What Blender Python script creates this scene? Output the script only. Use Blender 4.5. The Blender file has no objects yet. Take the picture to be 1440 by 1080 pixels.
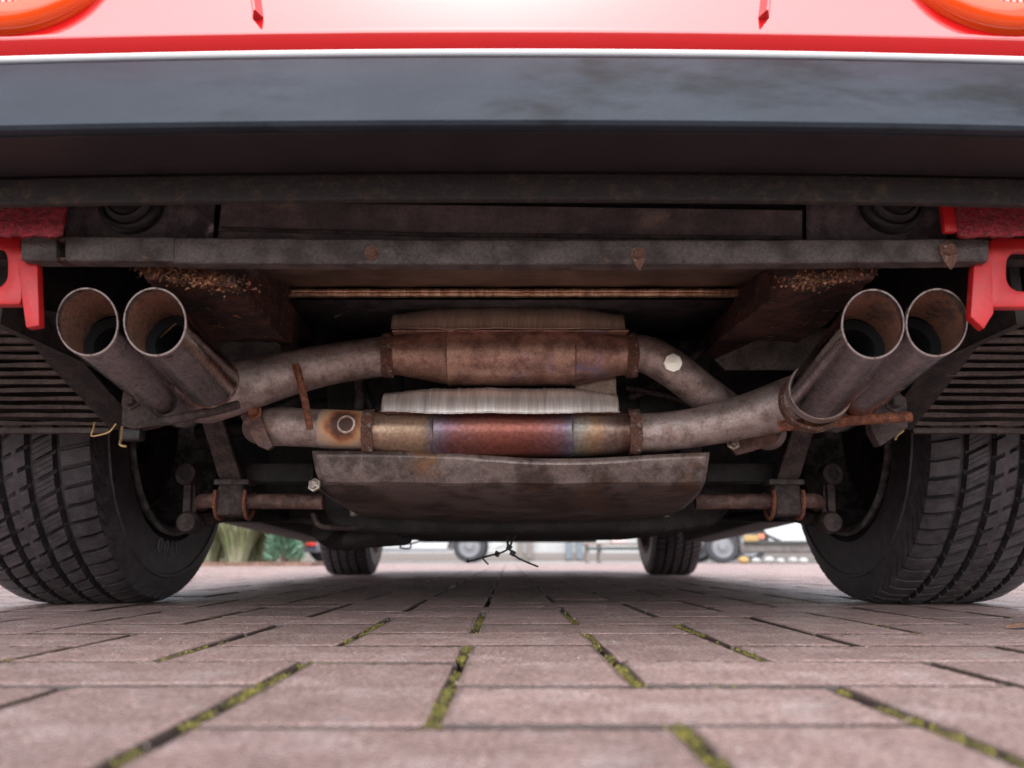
import bpy, bmesh, math, random
from mathutils import Vector, Matrix

random.seed(11)
sc = bpy.context.scene
COL = sc.collection
R = math.radians

# ------------------------------------------------------------------ camera
PITCH = 12.23
CAM_H = 0.075
F_PX, VX, CY = 1130.0, 715.0, 540.0
cd = bpy.data.cameras.new("camera")
cam = bpy.data.objects.new("camera", cd)
COL.objects.link(cam)
cam.location = (0, 0, CAM_H)
cam.rotation_euler = (R(90 + PITCH), 0, 0)
cd.sensor_fit = 'HORIZONTAL'
cd.sensor_width = 36.0
cd.lens = 36.0 * F_PX / 1440.0
cd.shift_x = (720.0 - VX) / 1440.0
cd.clip_start = 0.01
cd.clip_end = 600
cd.dof.use_dof = True
cd.dof.focus_distance = 0.98
cd.dof.aperture_fstop = 5.4
sc.camera = cam

# ------------------------------------------------------------------ world, sun, exposure
SUN_EL, SUN_AZ = 50.0, 182.0
w = bpy.data.worlds.new("World")
sc.world = w
w.use_nodes = True
nt = w.node_tree
bg = nt.nodes["Background"]
sky = nt.nodes.new("ShaderNodeTexSky")
sky.sky_type = 'NISHITA'
sky.sun_disc = False
sky.sun_elevation = R(SUN_EL)
sky.sun_rotation = R(SUN_AZ)
sky.dust_density = 1.2
hs = nt.nodes.new("ShaderNodeHueSaturation")
hs.inputs['Saturation'].default_value = 0.40
nt.links.new(sky.outputs[0], hs.inputs['Color'])
nt.links.new(hs.outputs[0], bg.inputs[0])
bg.inputs[1].default_value = 0.15

sl = bpy.data.lights.new("sun", 'SUN')
sl.energy = 1.5
sl.angle = R(80)
sl.color = (1.0, 0.96, 0.92)
so = bpy.data.objects.new("sun", sl)
COL.objects.link(so)
# light comes from the azimuth SUN_AZ (clockwise from +Y), i.e. behind the camera
so.rotation_euler = (R(90 - SUN_EL), 0, R(180 - SUN_AZ))
so.location = (-3, -6, 8)

sc.view_settings.view_transform = 'Standard'
sc.view_settings.look = 'None'
sc.view_settings.exposure = 1.38
sc.view_settings.gamma = 1.0
sc.view_settings.use_curve_mapping = False
sc.cycles.denoising_prefilter = 'NONE'

# ------------------------------------------------------------------ pixel -> place helpers
_cp, _sp = math.cos(R(PITCH)), math.sin(R(PITCH))


def at(px, py, Y):
    """point at distance Y behind the camera plane that stands on the photograph's ray"""
    u, v = (px - VX) / F_PX, (CY - py) / F_PX
    dy = _cp - v * _sp
    dz = _sp + v * _cp
    t = Y / dy
    return Vector((u * t, Y, CAM_H + dz * t))


def zz(py, Y):
    return at(VX, py, Y).z


def mpp(px, py, Y):
    """metres per photo pixel at that point"""
    u, v = (px - VX) / F_PX, (CY - py) / F_PX
    return Y / (_cp - v * _sp) / F_PX


# ------------------------------------------------------------------ geometry helpers
WP = {}   # world position of every object made


class G:
    def __init__(self):
        self.v, self.f = [], []

    def add(self, vs, fs):
        n = len(self.v)
        self.v += [Vector(p) for p in vs]
        self.f += [tuple(i + n for i in f) for f in fs]
        return self

    def box(self, c, s, rot=None):
        c = Vector(c)
        h = Vector(s) / 2
        m = rot if rot is not None else Matrix.Identity(3)
        vs = [c + m @ Vector((sx * h.x, sy * h.y, sz * h.z)) for sx in (-1, 1) for sy in (-1, 1) for sz in (-1, 1)]
        fs = [(0, 1, 3, 2), (4, 6, 7, 5), (0, 4, 5, 1), (2, 3, 7, 6), (0, 2, 6, 4), (1, 5, 7, 3)]
        return self.add(vs, fs)

    def beam(self, a, b, wid, hgt, up=(0, 0, 1), taper=1.0):
        a, b = Vector(a), Vector(b)
        d = (b - a).normalized()
        s = d.cross(Vector(up)).normalized()
        u = s.cross(d)
        vs = []
        for p, k in ((a, 1.0), (b, taper)):
            for i, j in ((-1, -1), (1, -1), (1, 1), (-1, 1)):
                vs.append(p + s * (i * wid / 2 * k) + u * (j * hgt / 2 * k))
        return self.add(vs, [(3, 2, 1, 0), (4, 5, 6, 7), (0, 1, 5, 4), (1, 2, 6, 5), (2, 3, 7, 6), (3, 0, 4, 7)])

    def prism(self, pts, vec):
        n = len(pts)
        vec = Vector(vec)
        vs = [Vector(p) for p in pts] + [Vector(p) + vec for p in pts]
        fs = [tuple(range(n - 1, -1, -1)), tuple(range(n, 2 * n))]
        fs += [(i, (i + 1) % n, n + (i + 1) % n, n + i) for i in range(n)]
        return self.add(vs, fs)

    def ring_prism(self, outer, inner, vec):
        n = len(outer)
        vec = Vector(vec)
        vs = [Vector(p) for p in outer] + [Vector(p) for p in inner]
        vs += [p + vec for p in vs]
        fs = []
        for i in range(n):
            j = (i + 1) % n
            fs += [(i, n + i, n + j, j), (2 * n + i, 2 * n + j, 3 * n + j, 3 * n + i),
                   (i, j, 2 * n + j, 2 * n + i), (n + j, n + i, 3 * n + i, 3 * n + j)]
        return self.add(vs, fs)

    def sweep(self, pts, rad, n=20, caps=True, inner=None):
        """round tube along pts, rad a number or one per point"""
        pts = [Vector(p) for p in pts]
        m = len(pts)
        if not hasattr(rad, '__len__'):
            rad = [rad] * m
        tang = []
        for i in range(m):
            a = pts[max(i - 1, 0)]
            b = pts[min(i + 1, m - 1)]
            tang.append((b - a).normalized())
        ref = Vector((0, 0, 1)) if abs(tang[0].z) < 0.9 else Vector((0, 1, 0))
        s = tang[0].cross(ref).normalized()
        vs = []
        for i in range(m):
            s = (s - tang[i] * s.dot(tang[i])).normalized()
            u = tang[i].cross(s)
            for k in range(n):
                a = 2 * math.pi * k / n
                vs.append(pts[i] + (s * math.cos(a) + u * math.sin(a)) * rad[i])
        fs = []
        for i in range(m - 1):
            for k in range(n):
                k2 = (k + 1) % n
                fs.append((i * n + k, i * n + k2, (i + 1) * n + k2, (i + 1) * n + k))
        if caps:
            fs.append(tuple(range(n - 1, -1, -1)))
            fs.append(tuple((m - 1) * n + k for k in range(n)))
        return self.add(vs, fs)

    def lathe(self, origin, axis, prof, n=32, closed=False, a0=0.0, a1=2 * math.pi, ref=None):
        """prof: list of (along, radius)"""
        o = Vector(origin)
        d = Vector(axis).normalized()
        if ref is None:
            ref = Vector((0, 0, 1)) if abs(d.z) < 0.9 else Vector((0, 1, 0))
        u = (Vector(ref) - d * d.dot(Vector(ref))).normalized()
        s = u.cross(d)
        full = abs(a1 - a0 - 2 * math.pi) < 1e-6
        cols = n if full else n + 1
        vs = []
        for (t, r) in prof:
            for k in range(cols):
                a = a0 + (a1 - a0) * k / n
                vs.append(o + d * t + (u * math.cos(a) + s * math.sin(a)) * r)
        fs = []
        m = len(prof)
        for i in range(m if closed else m - 1):
            i2 = (i + 1) % m
            for k in range(n):
                k2 = (k + 1) % cols
                fs.append((i * cols + k, i * cols + k2, i2 * cols + k2, i2 * cols + k))
        return self.add(vs, fs)

    def grid(self, rows, wrap=False):
        n = len(rows[0])
        vs = [p for r in rows for p in r]
        fs = []
        for i in range(len(rows) - 1):
            for k in range(n if wrap else n - 1):
                k2 = (k + 1) % n
                fs.append((i * n + k, i * n + k2, (i + 1) * n + k2, (i + 1) * n + k))
        return self.add(vs, fs)


def spline(pts, sub=6):
    pts = [Vector(p) for p in pts]
    out = []
    n = len(pts)
    for i in range(n - 1):
        p0, p1, p2, p3 = pts[max(i - 1, 0)], pts[i], pts[i + 1], pts[min(i + 2, n - 1)]
        for k in range(sub):
            t = k / sub
            out.append(0.5 * ((2 * p1) + (p2 - p0) * t + (2 * p0 - 5 * p1 + 4 * p2 - p3) * t * t + (3 * p1 - p0 - 3 * p2 + p3) * t ** 3))
    out.append(pts[-1])
    return out


def lerp_list(vals, m):
    out = []
    for i in range(m):
        t = i / (m - 1) * (len(vals) - 1)
        k = min(int(t), len(vals) - 2)
        out.append(vals[k] + (vals[k + 1] - vals[k]) * (t - k))
    return out


def empty(name, loc, parent=None):
    o = bpy.data.objects.new(name, None)
    COL.objects.link(o)
    o.empty_display_size = 0.1
    o.location = loc
    WP[o] = Vector(loc)
    if parent:
        o.parent = parent
        o.matrix_parent_inverse = Matrix.Translation(-WP[parent])
    return o


def obj(name, g, mat, parent=None, bevel=0.0, seg=2, smooth=True, angle=38, solid=0.0, weld=True):
    me = bpy.data.meshes.new(name)
    bm = bmesh.new()
    vs = [bm.verts.new(p) for p in g.v]
    for f in g.f:
        try:
            bm.faces.new([vs[i] for i in f])
        except ValueError:
            pass
    if weld:
        bmesh.ops.remove_doubles(bm, verts=bm.verts, dist=1e-6)
    bmesh.ops.recalc_face_normals(bm, faces=bm.faces)
    if bevel > 0:
        es = [e for e in bm.edges if len(e.link_faces) == 2 and e.calc_face_angle(0) > 0.6]
        if es:
            bmesh.ops.bevel(bm, geom=es, offset=bevel, segments=seg, profile=0.6, affect='EDGES', clamp_overlap=True)
    xs = [v.co for v in bm.verts]
    lo = Vector((min(p.x for p in xs), min(p.y for p in xs), min(p.z for p in xs)))
    hi = Vector((max(p.x for p in xs), max(p.y for p in xs), max(p.z for p in xs)))
    c = Vector(((lo.x + hi.x) / 2, (lo.y + hi.y) / 2, lo.z))
    bmesh.ops.translate(bm, verts=bm.verts, vec=-c)
    bm.to_mesh(me)
    bm.free()
    if smooth:
        me.polygons.foreach_set('use_smooth', [True] * len(me.polygons))
        me.set_sharp_from_angle(angle=R(angle))
    me.materials.append(mat)
    o = bpy.data.objects.new(name, me)
    COL.objects.link(o)
    o.location = c
    WP[o] = c
    if parent:
        o.parent = parent
        o.matrix_parent_inverse = Matrix.Translation(-WP[parent])
    if solid:
        md = o.modifiers.new("thickness", 'SOLIDIFY')
        md.thickness = abs(solid)
        md.offset = -1 if solid > 0 else 1
    return o


def tag(o, label=None, cat=None, group=None, kind=None):
    if label:
        o["label"] = label
    if cat:
        o["category"] = cat
    if group:
        o["group"] = group
    if kind:
        o["kind"] = kind
    return o


def copy_tree(o, offset, parent=None):
    c = o.copy()
    COL.objects.link(c)
    WP[c] = WP[o] + Vector(offset)
    if parent:
        c.parent = parent
        c.location = WP[c]
        c.matrix_parent_inverse = Matrix.Translation(-WP[parent])
    else:
        c.location = WP[c]
    for ch in list(o.children):
        copy_tree(ch, offset, c)
    return c


# ------------------------------------------------------------------ materials
def srgb(*c):
    return tuple(((x / 255) / 12.92 if x / 255 <= 0.04045 else ((x / 255 + 0.055) / 1.055) ** 2.4) for x in c)


def mat(name, base, rough=0.5, metal=0.0, second=None, scale=20.0, lo=0.4, hi=0.6, detail=6.0, bump=0.0,
        bscale=None, third=None, tscale=6.0, tlo=0.55, thi=0.7, rough2=None, coat=0.0, coat_ior=1.5, spec=0.5,
        stretch=(1, 1, 1), ior=1.45, objrand=0.0, coat_rough=0.04, grain=0.0, gscale=260.0, blotch=0.0, blscale=45.0):
    m = bpy.data.materials.new(name)
    m.use_nodes = True
    nt = m.node_tree
    b = nt.nodes["Principled BSDF"]
    b.inputs['Base Color'].default_value = (*base, 1)
    b.inputs['Roughness'].default_value = rough
    b.inputs['Metallic'].default_value = metal
    b.inputs['IOR'].default_value = ior
    b.inputs['Specular IOR Level'].default_value = spec
    b.inputs['Coat Weight'].default_value = coat
    b.inputs['Coat Roughness'].default_value = coat_rough
    b.inputs['Coat IOR'].default_value = coat_ior
    L = nt.links.new
    tc = nt.nodes.new("ShaderNodeTexCoord")
    mp = nt.nodes.new("ShaderNodeMapping")
    mp.inputs['Scale'].default_value = stretch
    L(tc.outputs['Object'], mp.inputs['Vector'])

    def noise(s, d=detail):
        n = nt.nodes.new("ShaderNodeTexNoise")
        n.inputs['Scale'].default_value = s
        n.inputs['Detail'].default_value = d
        n.inputs['Roughness'].default_value = 0.68
        L(mp.outputs[0], n.inputs['Vector'])
        return n

    def ramp(src, a, c):
        r = nt.nodes.new("ShaderNodeMapRange")
        r.inputs['From Min'].default_value = a
        r.inputs['From Max'].default_value = c
        r.interpolation_type = 'SMOOTHSTEP'
        L(src, r.inputs['Value'])
        return r

    cur = None
    if second is not None:
        n1 = noise(scale)
        r1 = ramp(n1.outputs['Fac'], lo, hi)
        mx = nt.nodes.new("ShaderNodeMix")
        mx.data_type = 'RGBA'
        mx.inputs['A'].default_value = (*base, 1)
        mx.inputs['B'].default_value = (*second, 1)
        L(r1.outputs[0], mx.inputs['Factor'])
        cur = mx.outputs['Result']
        if rough2 is not None:
            rr = nt.nodes.new("ShaderNodeMapRange")
            rr.inputs['To Min'].default_value = rough
            rr.inputs['To Max'].default_value = rough2
            L(r1.outputs[0], rr.inputs['Value'])
            L(rr.outputs[0], b.inputs['Roughness'])
    if third is not None:
        n2 = noise(tscale)
        r2 = ramp(n2.outputs['Fac'], tlo, thi)
        mx2 = nt.nodes.new("ShaderNodeMix")
        mx2.data_type = 'RGBA'
        if cur:
            L(cur, mx2.inputs['A'])
        else:
            mx2.inputs['A'].default_value = (*base, 1)
        mx2.inputs['B'].default_value = (*third, 1)
        L(r2.outputs[0], mx2.inputs['Factor'])
        cur = mx2.outputs['Result']
    for amt, gs, dt in ((grain, gscale, 4), (blotch, blscale, 9)):
        if amt <= 0:
            continue
        ng = noise(gs, dt)
        mg = nt.nodes.new("ShaderNodeMapRange")
        mg.inputs['From Min'].default_value = 0.34
        mg.inputs['From Max'].default_value = 0.66
        mg.inputs['To Min'].default_value = 1 - amt
        mg.inputs['To Max'].default_value = 1 + amt
        L(ng.outputs['Fac'], mg.inputs['Value'])
        vg = nt.nodes.new("ShaderNodeVectorMath")
        vg.operation = 'SCALE'
        if cur:
            L(cur, vg.inputs[0])
        else:
            vg.inputs[0].default_value = base
        L(mg.outputs[0], vg.inputs['Scale'])
        cur = vg.outputs[0]
    if objrand > 0:
        oi = nt.nodes.new("ShaderNodeObjectInfo")
        ge = nt.nodes.new("ShaderNodeNewGeometry")
        ad = nt.nodes.new("ShaderNodeMath")
        L(oi.outputs['Random'], ad.inputs[0])
        L(ge.outputs['Random Per Island'], ad.inputs[1])
        fr = nt.nodes.new("ShaderNodeMath")
        fr.operation = 'FRACT'
        L(ad.outputs[0], fr.inputs[0])
        mr = nt.nodes.new("ShaderNodeMapRange")
        mr.inputs['To Min'].default_value = 1 - objrand
        mr.inputs['To Max'].default_value = 1 + objrand
        L(fr.outputs[0], mr.inputs['Value'])
        vm = nt.nodes.new("ShaderNodeVectorMath")
        vm.operation = 'SCALE'
        if cur:
            L(cur, vm.inputs[0])
        else:
            vm.inputs[0].default_value = base
        L(mr.outputs[0], vm.inputs['Scale'])
        cur = vm.outputs[0]
    if cur:
        L(cur, b.inputs['Base Color'])
    if bump > 0:
        n3 = noise(bscale or scale * 2, 8)
        bp = nt.nodes.new("ShaderNodeBump")
        bp.inputs['Strength'].default_value = bump
        bp.inputs['Distance'].default_value = 0.004
        L(n3.outputs['Fac'], bp.inputs['Height'])
        L(bp.outputs[0], b.inputs['Normal'])
    m['_'] = 1
    return m


def add_emission(m, col, s):
    b = m.node_tree.nodes["Principled BSDF"]
    b.inputs['Emission Color'].default_value = (*col, 1)
    b.inputs['Emission Strength'].default_value = s


M = {}
M['paver'] = mat("paver", (0.425, 0.290, 0.262), 0.70, second=(0.265, 0.170, 0.150), scale=190, lo=0.36, hi=0.64,
                 third=(0.45, 0.35, 0.335), tscale=20, tlo=0.45, thi=0.75, bump=1.0, bscale=240, objrand=0.17, spec=0.4, coat=0.38, coat_rough=0.32,
                 grain=0.45, gscale=330, blotch=0.20, blscale=26)


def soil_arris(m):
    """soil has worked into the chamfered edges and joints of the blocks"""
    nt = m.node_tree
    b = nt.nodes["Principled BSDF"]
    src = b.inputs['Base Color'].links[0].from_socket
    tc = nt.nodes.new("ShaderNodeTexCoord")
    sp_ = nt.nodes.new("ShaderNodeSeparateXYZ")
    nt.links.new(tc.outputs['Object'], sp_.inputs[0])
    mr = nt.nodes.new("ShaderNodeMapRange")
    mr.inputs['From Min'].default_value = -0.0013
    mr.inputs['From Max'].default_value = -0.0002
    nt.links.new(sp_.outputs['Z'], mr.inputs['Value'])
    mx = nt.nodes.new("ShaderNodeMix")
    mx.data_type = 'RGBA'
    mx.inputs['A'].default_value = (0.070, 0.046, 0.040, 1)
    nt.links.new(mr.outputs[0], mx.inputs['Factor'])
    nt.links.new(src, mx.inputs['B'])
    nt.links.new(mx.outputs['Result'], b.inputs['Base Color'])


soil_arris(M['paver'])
M['sand'] = mat("joint_sand", (0.075, 0.058, 0.048), 0.95, second=(0.03, 0.024, 0.02), scale=300, bump=0.6, bscale=500)
M['moss'] = mat("moss", (0.1487, 0.1275, 0.0187), 0.9, second=(0.0510, 0.0425, 0.0136), scale=160, lo=0.35, hi=0.6, objrand=0.55)
M['pebble'] = mat("grit", (0.36, 0.31, 0.28), 0.8, objrand=0.4)
M['red'] = mat("red_paint", (0.46, 0.001, 0.003), 0.45, coat=1.0, coat_ior=1.88, spec=0.1, coat_rough=0.09)
M['red_in'] = mat("red_bracket_paint", (0.58, 0.016, 0.020), 0.42, second=(0.40, 0.012, 0.014), scale=60, bump=0.12, bscale=160,
                  third=(0.10, 0.012, 0.012), tscale=70, tlo=0.64, thi=0.74, blotch=0.2, blscale=60)
M['underseal'] = mat("red_underseal", (0.32, 0.006, 0.020), 0.22, second=(0.16, 0.004, 0.010), scale=200, bump=1.0, bscale=230, spec=0.8)
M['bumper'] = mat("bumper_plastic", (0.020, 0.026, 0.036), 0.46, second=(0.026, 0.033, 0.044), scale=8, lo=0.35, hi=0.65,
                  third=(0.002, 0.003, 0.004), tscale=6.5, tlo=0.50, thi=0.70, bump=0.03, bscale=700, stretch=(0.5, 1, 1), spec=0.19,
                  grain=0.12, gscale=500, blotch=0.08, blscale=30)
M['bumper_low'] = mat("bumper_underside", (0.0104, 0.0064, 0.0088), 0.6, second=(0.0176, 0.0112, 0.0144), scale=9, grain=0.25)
M['glint_scuff'] = mat("glint_and_scuff_white", (0.78, 0.80, 0.82), 0.22, metal=0.0, spec=0.8)  # white for the painted sky glint on the bumper, shared with the scuffs
M['flange'] = mat("rusty_flange", (0.0180, 0.0135, 0.0135), 0.7, second=(0.0638, 0.0375, 0.0225), scale=90, lo=0.50, hi=0.70, bump=0.8, bscale=320, grain=0.4, gscale=420)
M['frame'] = mat("grimy_frame_steel", (0.0900, 0.0720, 0.0677), 0.66, second=(0.0346, 0.0245, 0.0230), scale=45, lo=0.42, hi=0.62,
                 third=(0.1368, 0.0576, 0.0259), tscale=55, tlo=0.62, thi=0.74, bump=0.6, bscale=320, grain=0.38, gscale=420, blotch=0.3, blscale=90)
M['plate'] = mat("dull_plate", (0.1517, 0.1189, 0.1164), 0.5, second=(0.0902, 0.0705, 0.0738), scale=16, third=(0.1968, 0.1476, 0.1271),
                 tscale=12, bump=0.2, bscale=240, grain=0.22, gscale=420, blotch=0.2, blscale=50)
M['mount_plate'] = mat("mount_plate", (0.17, 0.142, 0.145), 0.5, second=(0.070, 0.056, 0.062), scale=26, third=(0.34, 0.29, 0.30), tscale=22, tlo=0.62, thi=0.7,
                       grain=0.25, gscale=400, blotch=0.25)
M['rubber'] = mat("black_rubber", (0.014, 0.012, 0.013), 0.5, second=(0.028, 0.022, 0.022), scale=50, grain=0.3)
M['rust'] = mat("rusty_rail", (0.0805, 0.0266, 0.0168), 0.85, second=(0.0210, 0.0105, 0.0084), scale=30, lo=0.42, hi=0.58,
                third=(0.3220, 0.1400, 0.0595), tscale=60, tlo=0.60, thi=0.72, bump=1.0, bscale=160, grain=0.5, gscale=380, blotch=0.4, blscale=70)
M['rust_flake'] = mat("rust_flakes", (0.25, 0.105, 0.048), 0.9, second=(0.08, 0.036, 0.022), scale=160, objrand=0.5)
M['rust_light'] = mat("rust_light", (0.26, 0.092, 0.048), 0.8, second=(0.12, 0.042, 0.025), scale=110, bump=0.6, bscale=360, grain=0.4, gscale=420)
M['shield_brown'] = mat("bronze_heat_sheet", (0.22, 0.145, 0.112), 0.38, metal=0.45, second=(0.12, 0.078, 0.062), scale=20, bump=0.12, bscale=120, grain=0.2, blotch=0.25, blscale=50)
M['bead'] = mat("bronze_bead", (0.60, 0.38, 0.25), 0.32, metal=0.7, second=(0.36, 0.20, 0.12), scale=60, stretch=(1, 0.3, 0.3), bump=0.15, bscale=300, grain=0.3)
M['pipe'] = mat("weathered_steel_pipe", (0.4278, 0.3348, 0.3116), 0.38, metal=0.50, second=(0.2232, 0.1581, 0.1395), scale=48, lo=0.40, hi=0.66,
                third=(0.3162, 0.1395, 0.0791), tscale=34, tlo=0.58, thi=0.74, bump=0.35, bscale=300, grain=0.17, gscale=420, blotch=0.14, blscale=60)
M['pipe_tip'] = mat("dark_chrome_tip", (0.52, 0.47, 0.49), 0.11, metal=1.0, second=(0.16, 0.105, 0.095), scale=40, lo=0.55, hi=0.72,
                    third=(0.25, 0.12, 0.075), tscale=30, tlo=0.60, thi=0.74, bump=0.10, bscale=420, rough2=0.42, grain=0.25, blotch=0.25, blscale=80)
M['tip_rim'] = mat("polished_tip_rim", (0.36, 0.31, 0.30), 0.38, metal=0.9, second=(0.18, 0.10, 0.08), scale=160, lo=0.5, hi=0.66)
M['tip_in'] = mat("sooty_rust_bore", (0.235, 0.108, 0.068), 0.6, second=(0.055, 0.034, 0.030), scale=45, lo=0.44, hi=0.62,
                  third=(0.42, 0.17, 0.085), tscale=40, tlo=0.60, thi=0.74, bump=0.7, bscale=320, grain=0.4, gscale=420, blotch=0.3)
M['soot'] = mat("soot", (0.006, 0.005, 0.005), 0.95)
M['weld'] = mat("weld_ring", (0.155, 0.070, 0.046), 0.7, second=(0.34, 0.28, 0.26), scale=170, lo=0.52, hi=0.66, third=(0.045, 0.025, 0.02),
                tscale=110, bump=1.0, bscale=420, grain=0.4)
M['cat_up'] = mat("cat_brown", (0.4200, 0.2520, 0.1890), 0.34, metal=0.6, second=(0.2268, 0.1218, 0.0966), scale=36, lo=0.42, hi=0.64, bump=0.2, bscale=260,
                  third=(0.2520, 0.1932, 0.3024), tscale=14, tlo=0.58, thi=0.74, grain=0.26, gscale=460, blotch=0.14, blscale=60)
M['shield_up'] = mat("shield_tan", (0.55, 0.40, 0.31), 0.42, metal=0.45, second=(0.44, 0.31, 0.235), scale=90, stretch=(1, 0.1, 0.1), bump=0.15, bscale=160,
                     grain=0.18, blotch=0.2)
M['shield_low'] = mat("shield_aluminium", (0.90, 0.83, 0.79), 0.30, metal=0.65, second=(0.76, 0.66, 0.60), scale=80, stretch=(1, 0.08, 0.08),
                      third=(0.42, 0.30, 0.245), tscale=26, tlo=0.58, thi=0.72, bump=0.12, bscale=130, grain=0.15)
M['skid'] = mat("oily_skid_plate", (0.1665, 0.1221, 0.1110), 0.36, metal=0.3, second=(0.0518, 0.0333, 0.0281), scale=22, lo=0.42, hi=0.62,
                third=(0.1554, 0.0740, 0.0355), tscale=13, tlo=0.54, thi=0.70, bump=0.22, bscale=90, grain=0.22, gscale=420, blotch=0.14, blscale=60)
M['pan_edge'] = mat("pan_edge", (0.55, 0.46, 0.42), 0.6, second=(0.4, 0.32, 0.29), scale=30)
M['bolt'] = mat("bright_bolt", (0.42, 0.37, 0.32), 0.35, metal=0.7, second=(0.2, 0.14, 0.10), scale=220)
M['plug'] = mat("zinc_plug", (0.95, 0.86, 0.78), 0.32, metal=0.9)
M['boss'] = mat("sensor_boss_steel", (0.50, 0.42, 0.38), 0.5, metal=0.3, second=(0.34, 0.22, 0.17), scale=140)
M['under'] = mat("underbody_black", (0.014, 0.011, 0.012), 0.7, second=(0.034, 0.024, 0.022), scale=40, bump=0.3, bscale=160, grain=0.3, blotch=0.3)
M['gear'] = mat("gearbox_casting", (0.036, 0.027, 0.027), 0.6, second=(0.014, 0.011, 0.012), scale=34, bump=0.5, bscale=220, grain=0.35, blotch=0.3)
M['slat'] = mat("dusty_grille_slat", (0.0808, 0.0544, 0.0459), 0.55, second=(0.0306, 0.0213, 0.0187), scale=45, bump=0.3, bscale=240, grain=0.35, blotch=0.3)
M['arm'] = mat("grimy_suspension_steel", (0.080, 0.056, 0.050), 0.6, second=(0.030, 0.020, 0.019), scale=55, third=(0.17, 0.078, 0.048), tscale=70, tlo=0.60, thi=0.72,
               bump=0.6, bscale=300, grain=0.4, gscale=420, blotch=0.3)
M['sway'] = mat("rusty_sway_bar", (0.175, 0.092, 0.076), 0.55, second=(0.080, 0.044, 0.038), scale=70, bump=0.4, bscale=300, grain=0.3, blotch=0.3)
M['tyre'] = mat("tyre_tread", (0.056, 0.047, 0.052), 0.40, second=(0.033, 0.027, 0.030), scale=60, third=(0.0828, 0.0562, 0.0432), tscale=34, tlo=0.63, thi=0.74,
                bump=0.3, bscale=420, grain=0.25, gscale=500, blotch=0.2)
M['rim'] = mat("wheel_alloy", (0.2250, 0.2070, 0.2070), 0.4, metal=0.3, second=(0.0900, 0.0675, 0.0675), scale=40, grain=0.3)
M['lens_o'] = mat("amber_lens", (0.72, 0.060, 0.003), 0.15, coat=0.25)
M['lens_w'] = mat("clear_lens", (0.62, 0.50, 0.49), 0.18, second=(0.52, 0.38, 0.37), scale=120, coat=0.6)
M['black_gloss'] = mat("black_gloss", (0.02, 0.02, 0.022), 0.3)
M['wire'] = mat("brass_wire", (0.42, 0.27, 0.13), 0.45, metal=0.6)
M['tie'] = mat("cable_tie_black", (0.010, 0.010, 0.011), 0.5)
M['glass'] = mat("dark_glass", (0.02, 0.022, 0.025), 0.06, spec=0.8)
M['white_car'] = mat("white_car_paint", (0.46, 0.465, 0.47), 0.3, coat=0.3)
M['dark_car'] = mat("slate_car_paint", (0.055, 0.060, 0.085), 0.3, coat=0.8)
M['rear_red'] = mat("red_lamp_lens", (0.70, 0.012, 0.012), 0.2, coat=0.5)
M['grey_tyre'] = mat("dusty_tyre", (0.040, 0.041, 0.046), 0.8)
M['grey_rim'] = mat("silver_wheel", (0.20, 0.20, 0.215), 0.45, metal=0.2)
M['trailer'] = mat("trailer_steel", (0.16, 0.14, 0.135), 0.6, second=(0.11, 0.095, 0.09), scale=9)
M['yellow'] = mat("yellow_marker", (0.36, 0.24, 0.09), 0.5)
M['orange'] = mat("orange_marker", (0.60, 0.20, 0.10), 0.5)
M['wall'] = mat("white_render_wall", (0.42, 0.42, 0.415), 0.85, second=(0.37, 0.37, 0.368), scale=2, bump=0.05, bscale=30)
M['post'] = mat("pale_post", (0.20, 0.175, 0.16), 0.7)
M['blue_frame'] = mat("pale_blue_frame", (0.17, 0.20, 0.23), 0.5)
M['wood'] = mat("weathered_wood", (0.24, 0.17, 0.145), 0.75, second=(0.18, 0.13, 0.11), scale=10, stretch=(0.2, 2, 2))
M['dark_wood'] = mat("dark_bench_rail", (0.05, 0.055, 0.05), 0.6)
M['grass'] = mat("grass_blade", (0.20, 0.235, 0.10), 0.7, second=(0.33, 0.315, 0.21), scale=3, objrand=0.35)
M['fir'] = mat("conifer_leaf", (0.17, 0.30, 0.21), 0.7, objrand=0.45)
M['leaf'] = mat("dry_leaf", (0.17, 0.075, 0.04), 0.7, second=(0.28, 0.17, 0.13), scale=60)
M['bark'] = mat("bark", (0.12, 0.08, 0.06), 0.9)
M['soil'] = mat("bed_mulch", (0.22, 0.13, 0.10), 0.95, second=(0.12, 0.07, 0.05), scale=30, bump=0.6)


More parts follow.
